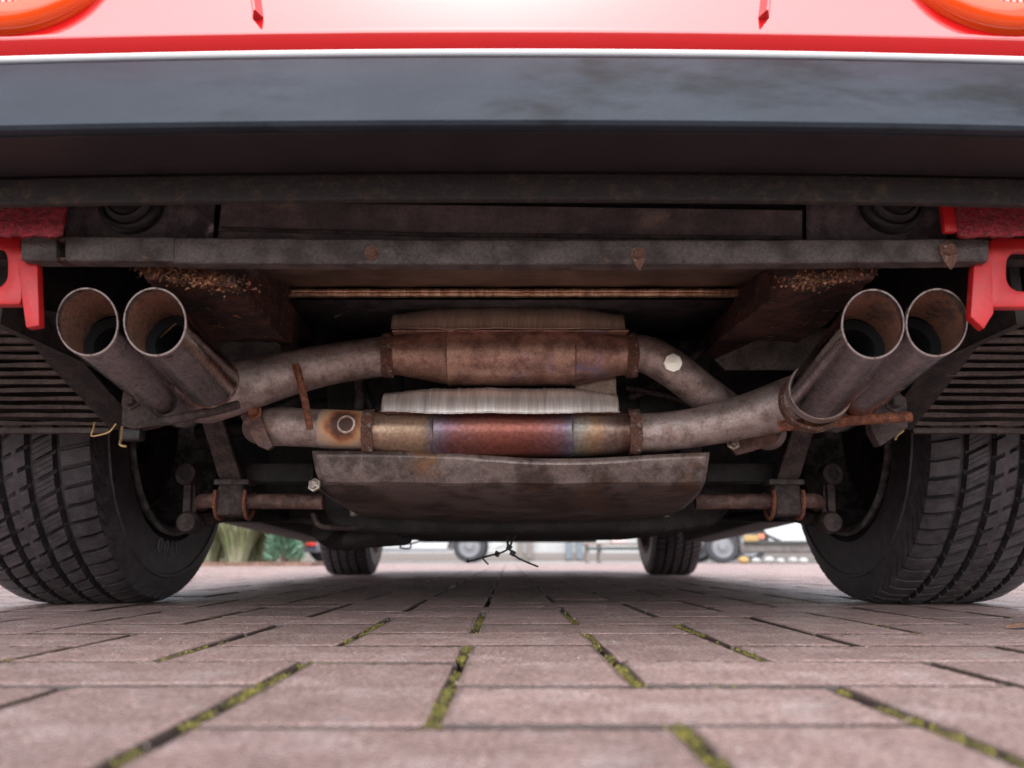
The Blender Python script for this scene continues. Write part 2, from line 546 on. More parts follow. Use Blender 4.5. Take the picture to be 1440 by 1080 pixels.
def cat_tint(name):
    """heat tint runs along the converter: straw, blue, purple, red in the middle"""
    m = mat(name, (0.4, 0.25, 0.18), 0.33, metal=0.7, bump=0.15, bscale=200)
    nt = m.node_tree
    b = nt.nodes["Principled BSDF"]
    tc = nt.nodes.new("ShaderNodeTexCoord")
    sx = nt.nodes.new("ShaderNodeSeparateXYZ")
    nt.links.new(tc.outputs['Generated'], sx.inputs[0])
    no = nt.nodes.new("ShaderNodeTexNoise")
    mp = nt.nodes.new("ShaderNodeMapping")
    mp.inputs['Scale'].default_value = (70, 40, 40)
    nt.links.new(tc.outputs['Object'], mp.inputs[0])
    nt.links.new(mp.outputs[0], no.inputs['Vector'])
    no.inputs['Scale'].default_value = 1.0
    no.inputs['Detail'].default_value = 5
    ma = nt.nodes.new("ShaderNodeMath")
    ma.operation = 'MULTIPLY_ADD'
    ma.inputs[1].default_value = 0.11
    nt.links.new(no.outputs['Fac'], ma.inputs[0])
    nt.links.new(sx.outputs['X'], ma.inputs[2])
    cr = nt.nodes.new("ShaderNodeValToRGB")
    el = cr.color_ramp.elements
    stops = [(0.0, (0.17, 0.07, 0.045)), (0.06, (0.20, 0.10, 0.06)), (0.12, (0.46, 0.31, 0.22)), (0.27, (0.50, 0.33, 0.22)), (0.31, (0.24, 0.20, 0.23)),
             (0.345, (0.22, 0.13, 0.17)), (0.40, (0.26, 0.105, 0.095)), (0.52, (0.30, 0.098, 0.072)), (0.66, (0.27, 0.088, 0.068)), (0.75, (0.24, 0.105, 0.11)),
             (0.795, (0.20, 0.18, 0.24)), (0.84, (0.42, 0.37, 0.29)), (0.885, (0.48, 0.28, 0.17)), (0.94, (0.30, 0.21, 0.18)), (1.0, (0.15, 0.08, 0.06))]
    el[0].position, el[0].color = stops[0][0], (*stops[0][1], 1)
    el[1].position, el[1].color = stops[-1][0], (*stops[-1][1], 1)
    for p, c in stops[1:-1]:
        e = el.new(p)
        e.color = (*c, 1)
    nt.links.new(ma.outputs[0], cr.inputs[0])
    n2 = nt.nodes.new("ShaderNodeTexNoise")
    n2.inputs['Scale'].default_value = 220
    n2.inputs['Detail'].default_value = 8
    nt.links.new(tc.outputs['Object'], n2.inputs['Vector'])
    mr = nt.nodes.new("ShaderNodeMapRange")
    mr.inputs['From Min'].default_value = 0.3
    mr.inputs['From Max'].default_value = 0.75
    mr.inputs['To Min'].default_value = 0.55
    mr.inputs['To Max'].default_value = 1.0
    nt.links.new(n2.outputs['Fac'], mr.inputs['Value'])
    vm = nt.nodes.new("ShaderNodeVectorMath")
    vm.operation = 'SCALE'
    nt.links.new(cr.outputs[0], vm.inputs[0])
    nt.links.new(mr.outputs[0], vm.inputs['Scale'])
    nt.links.new(vm.outputs[0], b.inputs['Base Color'])
    return m


M['cat_low'] = cat_tint("heat_tinted_converter")


def stain_mat():
    """rings of rust round the sensor boss, distance from the boss"""
    m = mat("boss_stain", (0.4, 0.3, 0.26), 0.6, metal=0.2, bump=0.25, bscale=260)
    nt = m.node_tree
    b = nt.nodes["Principled BSDF"]
    tc = nt.nodes.new("ShaderNodeTexCoord")
    no = nt.nodes.new("ShaderNodeTexNoise")
    no.inputs['Scale'].default_value = 90
    no.inputs['Detail'].default_value = 6
    nt.links.new(tc.outputs['Object'], no.inputs['Vector'])
    ds = nt.nodes.new("ShaderNodeVectorMath")
    ds.operation = 'DISTANCE'
    ds.inputs[1].default_value = (0.0005, -0.024, 0.030)
    nt.links.new(tc.outputs['Object'], ds.inputs[0])
    ma = nt.nodes.new("ShaderNodeMath")
    ma.operation = 'MULTIPLY_ADD'
    ma.inputs[1].default_value = 0.016
    nt.links.new(no.outputs['Fac'], ma.inputs[0])
    nt.links.new(ds.outputs['Value'], ma.inputs[2])
    mr = nt.nodes.new("ShaderNodeMapRange")
    mr.inputs['From Min'].default_value = 0.012
    mr.inputs['From Max'].default_value = 0.048
    nt.links.new(ma.outputs[0], mr.inputs['Value'])
    cr = nt.nodes.new("ShaderNodeValToRGB")
    el = cr.color_ramp.elements
    stops = [(0.0, (0.06, 0.03, 0.025)), (0.28, (0.10, 0.04, 0.025)), (0.42, (0.30, 0.11, 0.05)), (0.58, (0.55, 0.30, 0.16)), (0.74, (0.46, 0.31, 0.22)), (1.0, (0.36, 0.27, 0.24))]
    el[0].position, el[0].color = stops[0][0], (*stops[0][1], 1)
    el[1].position, el[1].color = stops[-1][0], (*stops[-1][1], 1)
    for p, c in stops[1:-1]:
        el.new(p).color = (*c, 1)
    nt.links.new(mr.outputs[0], cr.inputs[0])
    nt.links.new(cr.outputs[0], b.inputs['Base Color'])
    return m


M['stain'] = stain_mat()

# ================================================================== SETTING
# ground sheet to the horizon, below the pavers
g = G()
g.add([(-300, -60, -0.012), (300, -60, -0.012), (300, 400, -0.012), (-300, 400, -0.012)], [(0, 1, 2, 3)])
ground = tag(obj("ground", g, M['sand'], smooth=False), kind="structure")
# distant yard, beyond the blocks
M['yard'] = mat("yard_concrete", (0.36, 0.335, 0.325), 0.85, second=(0.30, 0.275, 0.265), scale=1.5, bump=0.1, bscale=40)
g = G()
g.box((0, 111.35, -0.006), (240, 200, 0.008))
yard = tag(obj("yard", g, M['yard'], smooth=False), kind="structure")

# --- herringbone pavement
U = 0.1148          # module
X0, Y0 = -0.0355, 0.513
JOINT = 0.0068
HB = 0.0058


def brick_geo(lx, ly, seed):
    rnd = random.Random(seed)
    ch = 0.0032
    hx, hy = (lx - JOINT) / 2, (ly - JOINT) / 2
    rows = []
    j = lambda s: rnd.uniform(-s, s)
    corners = [(-1, -1), (1, -1), (1, 1), (-1, 1)]
    # subdivide each side in 4 so the arris is uneven
    def ring(dx, dy, z, jit):
        r = []
        for k in range(4):
            a, b = corners[k], corners[(k + 1) % 4]
            for t in range(4):
                f = t / 4
                r.append(((a[0] + (b[0] - a[0]) * f) * (hx - dx) + j(jit), (a[1] + (b[1] - a[1]) * f) * (hy - dy) + j(jit), z + j(jit * 0.4)))
        return r
    rows = [ring(0, 0, -0.011, 0), ring(0, 0, -ch * 0.8, 0.0004), ring(ch * 0.35, ch * 0.35, -ch * 0.25, 0.0005), ring(ch, ch, 0.0, 0.0005)]
    gg = G()
    gg.grid(rows, wrap=True)
    # gritty wearing face: a fine uneven sheet whose border dips into the arris
    ax_, ay_ = hx - ch * .8, hy - ch * .8
    nx_, ny_ = int(2 * ax_ / .0036), int(2 * ay_ / .0036)
    hz = {}
    face = []
    for a in range(nx_ + 1):
        col_ = []
        for c_ in range(ny_ + 1):
            edge = a in (0, nx_) or c_ in (0, ny_)
            z = -0.0006 if edge else rnd.gauss(0, .00022) + (rnd.random() < .04) * rnd.uniform(-.0012, .0006)
            col_.append(Vector((-ax_ + 2 * ax_ * a / nx_ + (0 if edge else j(.0009)), -ay_ + 2 * ay_ * c_ / ny_ + (0 if edge else j(.0009)), z)))
        face.append(col_)
    gg.grid(face)
    return gg


def mesh_only(gg, name, m):
    me = bpy.data.meshes.new(name)
    me.from_pydata([tuple(v) for v in gg.v], [], gg.f)
    me.polygons.foreach_set('use_smooth', [True] * len(me.polygons))
    me.set_sharp_from_angle(angle=R(50))
    me.materials.append(m)
    return me


variants = {}
for o_ in 'hv':
    variants[o_] = []
    for s_ in range(6):
        gg = brick_geo(2 * U if o_ == 'h' else U, U if o_ == 'h' else 2 * U, 50 + s_ + (100 if o_ == 'h' else 0))
        variants[o_].append((gg, mesh_only(gg, "brick", M['paver'])))

bricks = []
for c in range(-90, 91):
    for r in range(-9, 98):
        k = (r - c) % 4
        if k == 2:      # right half of a lying brick
            bricks.append(('h', X0 + c * U, Y0 + (r + 0.5) * U))
        elif k == 0:    # near half of a standing brick
            bricks.append(('v', X0 + (c + 0.5) * U, Y0 + (r + 1) * U))


def in_view(x, y):
    if y < 0.24 or y > 3.4:
        return False
    return abs(x) < 0.66 * (y + 0.13) + 0.06


near = [b for b in bricks if in_view(b[1], b[2])]
near.sort(key=lambda b: b[2] + 0.15 * abs(b[1]))
near_set = set(near[:300])
pave = empty("pavement", (0, 1.5, 0))
tag(pave, kind="structure")
rest = G()
rb = random.Random(5)
for b in bricks:
    o_, x, y = b
    vi = rb.randrange(6)
    dz = rb.gauss(0, 0.0005)
    ra = rb.gauss(0, 0.0025)
    tx, ty = rb.gauss(0, 0.003), rb.gauss(0, 0.003)
    if b in near_set:
        o = bpy.data.objects.new("brick", variants[o_][vi][1])
        COL.objects.link(o)
        o.location = (x, y, dz)
        o.rotation_euler = (tx, ty, ra)
        o.parent = pave
        o.matrix_parent_inverse = Matrix.Translation((0, -1.5, 0))
    else:
        hx = (2 * U if o_ == 'h' else U) / 2 - JOINT / 2
        hy = (U if o_ == 'h' else 2 * U) / 2 - JOINT / 2
        cth = 0.003
        dz = abs(dz) * 0.5 + 0.0003
        tx, ty = tx * 0.6, ty * 0.6
        vs = [(x - hx, y - hy, dz - .011), (x + hx, y - hy, dz - .011), (x + hx, y + hy, dz - .011), (x - hx, y + hy, dz - .011)]
        vs += [(p[0], p[1], dz - cth) for p in vs[:4]]
        tz = lambda px_, py_: dz + (px_ - x) * ty * -1 + (py_ - y) * tx
        vs += [(x + sx * (hx - cth), y + sy * (hy - cth), tz(x + sx * hx, y + sy * hy)) for sx, sy in ((-1, -1), (1, -1), (1, 1), (-1, 1))]
        n = len(rest.v)
        rest.v += vs
        for q in range(4):
            q2 = (q + 1) % 4
            rest.f += [(n + q, n + q2, n + 4 + q2, n + 4 + q), (n + 4 + q, n + 4 + q2, n + 8 + q2, n + 8 + q)]
        rest.f.append((n + 8, n + 9, n + 10, n + 11))
me = bpy.data.meshes.new("far_bricks")
me.from_pydata([tuple(v) for v in rest.v], [], rest.f)
me.materials.append(M['paver'])
fb = bpy.data.objects.new("far_bricks", me)
COL.objects.link(fb)
fb.parent = pave
fb.matrix_parent_inverse = Matrix.Translation((0, -1.5, 0))
fb["kind"] = "stuff"

# --- moss in the joints
moss = G()
rm = random.Random(21)


def moss_blob(x, y, s, z):
    a = rm.uniform(0, 6.28)
    vs = [(x, y, z + s * rm.uniform(0.7, 1.3))]
    for k in range(4):
        q = a + k * 1.57 + rm.uniform(-.3, .3)
        vs.append((x + math.cos(q) * s * rm.uniform(.6, 1.1), y + math.sin(q) * s * rm.uniform(.6, 1.1), z - s * 0.2))
    moss.add(vs, [(0, 1, 2), (0, 2, 3), (0, 3, 4), (0, 4, 1)])


def moss_line(xa, ya, xb, yb, dens, width=0.0042, size=0.0016, seed=0.5):
    L = math.hypot(xb - xa, yb - ya)
    n = int(L * 5200 * dens)
    ph = rm.uniform(0, 6)
    for _ in range(n):
        t = rm.random()
        if math.sin(t * 7 + ph) + 0.9 * math.sin(t * 26 + 2 * ph) + 0.5 * math.sin(t * 61) + rm.gauss(0, .35) < 0.1:
            continue
        x, y = xa + (xb - xa) * t, ya + (yb - ya) * t
        moss_blob(x + rm.gauss(0, width * .5), y + rm.gauss(0, width * .5), size * rm.uniform(.6, 1.5), rm.uniform(-.006, -.0012))


def vjoint(c, r0, r1, f0, f1, dens):
    """moss on column line c between rows r0..r1, over the fraction f0..f1"""
    x = X0 + c * U
    ya, yb = Y0 + r0 * U, Y0 + r1 * U
    moss_line(x, ya + (yb - ya) * f0, x, ya + (yb - ya) * f1, dens)


vjoint(1, 0, 3, 0, 1, 1.3)
vjoint(0, -1, 2, 0, 1.0, 0.75)
vjoint(0, 3, 6, 0, 0.8, 0.7)
vjoint(2, 1, 4, 0.05, 1, 0.9)
vjoint(2, -3, 0, 0.2, 1, 1.0)
vjoint(1, -4, -1, 0.2, 1, 1.5)
vjoint(-1, -2, 1, 0.15, 1, 0.8)
vjoint(-1, 2, 5, 0.1, 0.8, 1.2)
vjoint(-2, 1, 4, 0.0, 0.5, 0.8)
vjoint(-3, 0, 3, 0, 0.4, 0.5)
vjoint(-3, 4, 7, 0, 0.6, 0.4)
vjoint(1, 4, 7, 0.0, 0.7, 0.9)
vjoint(3, -2, 1, 0.2, 0.7, 0.5)
vjoint(4, 3, 6, 0, 0.4, 0.3)
vjoint(5, 0, 3, 0, 1, 0.5)
for _ in range(16):
    c = rm.randint(-4, 5)
    r = rm.randint(-1, 6)
    if (r - c) % 4 in (2, 3, 1):
        x = X0 + c * U + rm.uniform(0, .05)
        y = Y0 + r * U
        moss_line(x, y, x + rm.uniform(.03, .08), y, 0.55, 0.002, 0.0011)
me = bpy.data.meshes.new("moss")
me.from_pydata([tuple(v) for v in moss.v], [], moss.f)
me.materials.append(M['moss'])
mo = bpy.data.objects.new("moss", me)
COL.objects.link(mo)
tag(mo, "yellow-green moss growing in the joints of the paving blocks", "moss", kind="stuff")

# --- grit lying about
grit = G()
for _ in range(260):
    y = 0.3 + 1.6 * rm.random() ** 1.3
    x = rm.uniform(-1, 1) * .66 * (y + .1)
    s = rm.uniform(.0004, .0011)
    vs = [(x + math.cos(a) * s * rm.uniform(.7, 1.2), y + math.sin(a) * s * rm.uniform(.7, 1.2), .0002) for a in (0, 1.57, 3.14, 4.71)]
    vs.append((x, y, .0002 + s))
    grit.add(vs, [(4, 0, 1), (4, 1, 2), (4, 2, 3), (4, 3, 0)])
me = bpy.data.meshes.new("grit")
me.from_pydata([tuple(v) for v in grit.v], [], grit.f)
me.materials.append(M['pebble'])
go = bpy.data.objects.new("grit", me)
COL.objects.link(go)
tag(go, "pale grains of grit scattered over the paving blocks", "grit", kind="stuff")

# ================================================================== THE CAR
car = empty("sports_car", (0, 2.6, 0))
tag(car, "red sports car seen low from behind with four tailpipes and black bumper", "car")
BOW = 0.055


def bow(x):
    b = BOW * x * x
    if abs(x) > 0.70:
        b += ((abs(x) - 0.70) / 0.13) ** 2 * 0.16
    return b


def xs_range(a, b, n):
    return [a + (b - a) * i / (n - 1) for i in range(n)]


def profile_sweep(prof, xs, closed=False):
    g = G()
    rows = []
    for x in xs:
        rows.append([Vector((x, y + bow(x), z)) for (y, z) in prof])
    n = len(prof)
    vs = [p for r in rows for p in r]
    fs = []
    for i in range(len(rows) - 1):
        for k in range(n if closed else n - 1):
            k2 = (k + 1) % n
            fs.append((i * n + k, i * n + k2, (i + 1) * n + k2, (i + 1) * n + k))
    if closed:
        fs.append(tuple(range(n)))
        fs.append(tuple((len(rows) - 1) * n + k for k in range(n)))
    g.add(vs, fs)
    return g


XB = xs_range(-0.83, 0.83, 61)
# bumper: inclined grey face over a dark underside
zb = zz(174, 0.545)
zt = zz(80, 0.592)
bprof = [(0.625, zb + 0.012), (0.622, zz(240, 0.622)), (0.552, zb - 0.0015), (0.5465, zb), (0.5445, zb + 0.003), (0.546, zb + 0.007),
         (0.570, (zb + zt) / 2 + 0.003), (0.589, zt - 0.003), (0.5925, zt - 0.0005), (0.597, zt + 0.0005), (0.625, zt + 0.0005)]
upper = [p for p in bprof[2:]] + [(0.622, zb + 0.014)]
bumper = obj("bumper", profile_sweep(upper, XB, closed=True), M['bumper'], car, angle=30)
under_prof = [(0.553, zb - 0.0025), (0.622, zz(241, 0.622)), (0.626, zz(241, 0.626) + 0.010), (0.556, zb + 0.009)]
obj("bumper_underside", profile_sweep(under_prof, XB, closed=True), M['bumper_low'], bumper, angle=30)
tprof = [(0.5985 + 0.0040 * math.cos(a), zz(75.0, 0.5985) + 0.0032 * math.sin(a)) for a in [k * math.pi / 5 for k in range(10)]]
obj("sky_glint_strip", profile_sweep(tprof, XB, closed=True), M['glint_scuff'], bumper)  # white strip paints in the sky's reflection along the bumper's top lip
# two scuffs of bare primer on the lower edge of the bumper
for px in (1281, 1306):
    p = at(px, 241, 0.6215 + bow(0.38))
    obj("scuff_mark", G().box(p, (0.009, 0.0016, 0.0035), Matrix.Rotation(0.35, 3, 'Y')), M['glint_scuff'], bumper, bevel=0.0006)

# flange below the bumper
fl = [(0.624, zz(241, 0.624) - 0.001), (0.624, zz(279, 0.624)), (0.632, zz(279, 0.624) - 0.001), (0.634, zz(241, 0.624) - 0.001)]
obj("valance_flange", profile_sweep(fl, XB, closed=True), M['flange'], car, bevel=0.0015, seg=1)

# rear panel: a red band, then a shelf leaning forward, then up to the deck
pp = [(0.6255, zz(84, 0.6255)), (0.6222, zz(72, 0.6222)), (0.6150, zz(46, 0.615)), (0.6145, zz(41.5, 0.6145)), (0.6150, zz(38.5, 0.6150)), (0.6165, zz(30, 0.6165)),
      (0.6190, zz(12, 0.6190)), (0.6215, zz(-8, 0.6215)), (0.626, 0.62), (0.633, 0.68), (0.641, 0.74), (0.652, 0.80), (0.70, 0.845), (0.85, 0.865)]
panel = obj("rear_panel", profile_sweep(pp, xs_range(-0.82, 0.82, 81)), M['red'], car, angle=60)

# pressed ridges either side of the plate recess
for px, sg in ((361, -1), (1076, 1)):
    rows = []
    for py, Y, k in ((24, 0.6166, -0.3), (20.5, 0.6160, 1), (10, 0.6176, 1), (-2, 0.6192, 1), (-14, 0.621, 1), (-40, 0.626, 1)):
        p = at(px + (21 - py) * 0.12 * sg, py, Y)
        p.y += bow(p.x)
        rows.append([p + Vector((-.0056, .003, 0)), p + Vector((-.0006, -.009 * k, 0)), p + Vector((.0006, -.009 * k, 0)), p + Vector((.0056, .003, 0))])
    g = G()
    g.grid(rows)
    obj("plate_ridge", g, M['red'], panel, angle=20)

# round lamps
for sg in (-1, 1):
    c = Vector((sg * 0.4425, 0.6235 + bow(0.44), 0.6150))
    ax = Vector((sg * 0.05, -1, 0.16)).normalized()
    lamp = obj("tail_lamp", G().lathe(c, ax, [(-0.06, 0.093), (-0.010, 0.093), (-0.008, 0.0925), (-0.008, 0.0905)], 64), M['black_gloss'], car)
    obj("amber_lens", G().lathe(c, ax, [(-0.010, 0.0906), (-0.002, 0.0902), (0.005, 0.086), (0.0085, 0.078), (0.0095, 0.0685), (0.006, 0.066), (-0.004, 0.066)], 64), M['lens_o'], lamp)
    gl = G()
    for k in range(72):
        a = k / 72 * 2 * math.pi
        u = (Vector((0, 0, 1)) - ax * ax.z).normalized()
        s = u.cross(ax)
        p = c + ax * 0.0098 + (u * math.cos(a) + s * math.sin(a)) * 0.0672
        gl.add([p + (u * math.cos(a) + s * math.sin(a)) * dx + (s * math.cos(a) - u * math.sin(a)) * dy_ + ax * dz for dx, dy_, dz in
                ((-.0016, -.0012, 0), (.0016, -.0012, 0), (.0016, .0012, 0), (-.0016, .0012, 0), (0, 0, .0014))], [(0, 1, 4), (1, 2, 4), (2, 3, 4), (3, 0, 4)])
    obj("bead_ring", gl, M['lens_o'], lamp, smooth=False)["kind"] = "stuff"
    obj("clear_lens", G().lathe(c, ax, [(-0.004, 0.0658), (0.006, 0.0652), (0.009, 0.059), (0.0115, 0.03), (0.012, 0.0004)], 64), M['lens_w'], lamp)

# red underseal panels and red brackets at the corners
for sg in (-1, 1):
    if sg < 0:
        x0, x1 = at(-330, 300, 0.672).x, at(91, 300, 0.672).x
    else:
        x0, x1 = at(1346, 300, 0.672).x, at(1770, 300, 0.672).x
    zu0, zu1 = zz(331, 0.672), zz(272, 0.672)
    g = G()
    nx, nz = 90, 14
    rr = random.Random(8 + sg)
    rows = []
    for i in range(nx):
        rows.append([Vector((x0 + (x1 - x0) * i / (nx - 1), 0.672 + rr.uniform(-.0009, .0009) + 0.0010 * math.sin(i * .5), zu0 + (zu1 - zu0) * j / (nz - 1) + (rr.uniform(-.001, .001) if j == 0 else 0))) for j in range(nz)])
    g.grid(rows)
    obj("underseal_panel", g, M['underseal'], car, solid=-0.006)
    if sg > 0:
        p = at(1334, 305, 0.676)
        obj("red_strip", G().box((p.x, 0.677, zz(302, 0.676)), (0.0115, 0.006, 0.034)), M['red_in'], car, bevel=0.001)


def px_poly(pts, Y):
    return [at(x, y, Y) for x, y in pts]


def rounded(x0, y0, x1, y1, r, n=5):
    out = []
    for cx, cy, a0 in ((x1 - r, y0 + r, -90), (x1 - r, y1 - r, 0), (x0 + r, y1 - r, 90), (x0 + r, y0 + r, 180)):
        for k in range(n + 1):
            a = R(a0 + 90 * k / n)
            out.append((cx + r * math.cos(a), cy + r * math.sin(a)))
    return out


def rect_like(inner, x0, y0, x1, y1):
    """outer outline with as many points as the inner one, pushed out to the rectangle"""
    cx = sum(p[0] for p in inner) / len(inner)
    cy = sum(p[1] for p in inner) / len(inner)
    out = []
    for x, y in inner:
        dx, dy = x - cx, y - cy
        t = min(((x1 - cx) if dx > 0 else (x0 - cx)) / dx if abs(dx) > 1e-6 else 1e9,
                ((y1 - cy) if dy > 0 else (y0 - cy)) / dy if abs(dy) > 1e-6 else 1e9)
        out.append((cx + dx * t, cy + dy * t))
    return out


hole = rounded(-92, 346, 10, 405, 20)
outer = rect_like(hole, -118, 331, 30, 428)
br = obj("corner_bracket", G().ring_prism(px_poly(outer, 0.700), px_poly(hole, 0.700), (0, 0.012, 0)), M['red_in'], car, bevel=0.0025)
g = G().prism(px_poly([(27, 331), (31, 364), (52, 366), (55, 458), (36, 461), (29, 410), (24, 380)], 0.699), (0, 0.010, 0))
obj("bracket_flange", g, M['red_in'], br, bevel=0.003)
hole = rounded(1416, 352, 1520, 409, 20)
outer = rect_like(hole, 1392, 334, 1546, 432)
br = obj("corner_bracket", G().ring_prism(px_poly(outer, 0.700), px_poly(hole, 0.700), (0, 0.012, 0)), M['red_in'], car, bevel=0.0025)
g = G().prism(px_poly([(1391, 336), (1396, 385), (1398, 440), (1384, 463), (1365, 445), (1370, 372), (1388, 366)], 0.699), (0, 0.010, 0))
obj("bracket_flange", g, M['red_in'], br, bevel=0.003)

# cross bar with slot and bolts
def bar_piece(pa, pb, Y, py_top, py_bot, name, parent, m, thick=0.018):
    a, b = at(pa, (py_top + py_bot) / 2, Y), at(pb, (py_top + py_bot) / 2, Y)
    zt_, zb_ = zz(py_top, Y), zz(py_bot, Y)
    return obj(name, G().box(((a.x + b.x) / 2, Y + thick / 2, (zt_ + zb_) / 2), (b.x - a.x, thick, zt_ - zb_)), m, parent, bevel=0.002)


def bar_row(x0, x1, n, Y, ytop, ybot, thick, jit, seed):
    rr = random.Random(seed)
    g = G()
    rows = []
    for i in range(n):
        t = i / (n - 1)
        px = x0 + (x1 - x0) * t
        a = at(px, ytop(t) + rr.uniform(-jit, jit), Y)
        b = at(px, ybot(t) + rr.uniform(-jit, jit), Y)
        q = Vector((0, thick, 0))
        r_ = 0.0012
        rows.append([a + Vector((0, r_, 0)), a + Vector((0, 0, -r_)), (a + b) / 2 + Vector((0, rr.uniform(-.0004, .0004), 0)), b + Vector((0, 0, r_)), b + Vector((0, r_, 0)), b + q, a + q])
    g.grid(rows, wrap=True)
    n7 = 7
    g.f.append(tuple(range(n7)))
    g.f.append(tuple((n - 1) * n7 + k for k in range(n7)))
    return g


bar = obj("cross_bar", bar_row(243, 1390, 60, 0.690, lambda t: 334 + 1.5 * t + 2.5 * math.sin(t * 3.1), lambda t: 369 + 3 * math.sin(t * 3.14) - 2 * t, 0.016, 0.5, 3), M['frame'], car, angle=22)
obj("bar_end", bar_row(30, 79, 8, 0.689, lambda t: 332, lambda t: 366, 0.016, 0.5, 4), M['frame'], bar, angle=22)
obj("bar_end", bar_row(92, 244.5, 12, 0.689, lambda t: 332 + t, lambda t: 366 + t, 0.016, 0.5, 4), M['frame'], bar, angle=22)
obj("bar_end", bar_row(78.5, 92.5, 3, 0.6895, lambda t: 332, lambda t: 339, 0.016, 0.3, 4), M['rust'], bar, angle=22)
obj("bar_end", bar_row(78.5, 92.5, 3, 0.6895, lambda t: 361, lambda t: 366, 0.016, 0.3, 4), M['rust'], bar, angle=22)


def bolt(px, py, Y, r, parent, m, ax=(0, -1, 0), name="bolt", hexh=0.004):
    p = at(px, py, Y)
    g = G().lathe(p, ax, [(-0.002, r * 1.5), (0.001, r * 1.5), (0.0012, r * 1.0), (hexh * .8, r * 1.0), (hexh, r * .8), (hexh, 0.0002)], 6 if r > 0.004 else 12)
    return obj(name, g, m, parent, angle=25)


bolt(523, 356, 0.6895, 0.0050, bar, M['weld'])
bolt(897, 358, 0.6895, 0.0050, bar, M['weld'])
bolt(1333, 352, 0.6885, 0.0060, bar, M['weld'])
# clip tabs hanging below the bolts
for px, py, s in ((899, 371, 9), (1337, 366, 13)):
    g = G().prism(px_poly([(px - s, py - 6), (px + s, py - 8), (px + s * .1, py + s), (px - s * .3, py + s * .7)], 0.687), (0, 0.0014, 0))
    obj("clip_tab", g, M['weld'], bar)

# plates above the bar
cp = obj("heat_panel", G().prism(px_poly([(312, 284), (1128, 296), (1128, 340), (306, 338), (308, 322)], 0.712), (0, 0.002, 0)), M['plate'], car)
g = G().sweep([at(308, 322, 0.711), at(600, 330, 0.711), at(1128, 335, 0.711)], 0.0022, 8)
obj("folded_edge", g, M['frame'], cp)
obj("mount_plate", G().prism(px_poly([(92, 276), (303, 276), (299, 338), (92, 338)], 0.722), (0, 0.003, 0)), M['mount_plate'], car)
obj("mount_plate", G().prism(px_poly([(1134, 276), (1330, 276), (1330, 340), (1134, 340)], 0.722), (0, 0.003, 0)), M['mount_plate'], car)
for px in (187, 1252):
    p = at(px, 288, 0.722)
    rp = [(0.0, 0.031), (0.006, 0.031), (0.010, 0.028), (0.011, 0.025), (0.009, 0.0235), (0.013, 0.022), (0.016, 0.018), (0.014, 0.0165), (0.020, 0.0145), (0.022, 0.006), (0.022, 0.0003)]
    obj("bumper_mount", G().lathe(p, (0, -1, 0), rp, 40), M['rubber'], car)
# body behind: closing wall and boot floor keep the daylight out
obj("boot_floor", G().box((0, 0.985, 0.47), (1.30, 0.70, 0.02)), M['under'], car)
g = G().box((0, 0.745, 0.425), (1.56, 0.02, 0.135))
obj("rear_bulkhead", g, M['under'], car)

# sloping heat sheet with its beaded edge
g = G()
rows = []
for i in range(13):
    t = i / 12
    Y = 0.706 + 0.24 * t
    py = 362 + (404 - 362) * t
    xa, xb = 333 + (377 - 333) * t, 1132 + (1056 - 1132) * t
    rows.append([at(xa + (xb - xa) * k / 24, py + 0.6 * math.sin(k * 1.3 + i), Y) for k in range(25)])
g.grid(rows)
hsht = obj("heat_sheet", g, M['shield_brown'], car, solid=-0.0012)
g = G()
rr = random.Random(4)
pts = [at(377 + (1056 - 377) * k / 150, 411.5 + 0.35 * rr.uniform(-1, 1), 0.945) for k in range(151)]
rows = []
for p in pts:
    d = rr.uniform(-.0001, .0001)
    rows.append([p + Vector((0, 0.004, 0.0050)), p + Vector((0, -0.0012 + d, 0.0046)), p + Vector((0, -0.002 + d, 0.0018)), p + Vector((0, -0.0006, 0.0002 + d)), p + Vector((0, -0.002 + d, -0.0016)), p + Vector((0, -0.0012 - d, -0.0044)), p + Vector((0, 0.004, -0.0050))])
g.grid(rows)
obj("beaded_edge", g, M['bead'], hsht)
for pts in ([(326, 368), (350, 368), (379, 402), (374, 420)], [(1140, 370), (1118, 370), (1056, 404), (1060, 420)]):
    A = [at(pts[0][0], pts[0][1], 0.704), at(pts[1][0], pts[1][1], 0.704), at(pts[2][0], pts[2][1], 0.94), at(pts[3][0], pts[3][1], 0.94)]
    obj("side_flange", G().prism(A, (0, 0, 0.0015)), M['frame'], hsht)
# dark ceiling sheet beyond the bead
g = G()
g.grid([[at(x, 421 + 0 * k, 0.95) for x in (360, 1075)], [at(x, 470, 1.14) for x in (420, 1015)]])
obj("rear_wall_sheet", g, M['gear'], hsht, solid=-0.002)

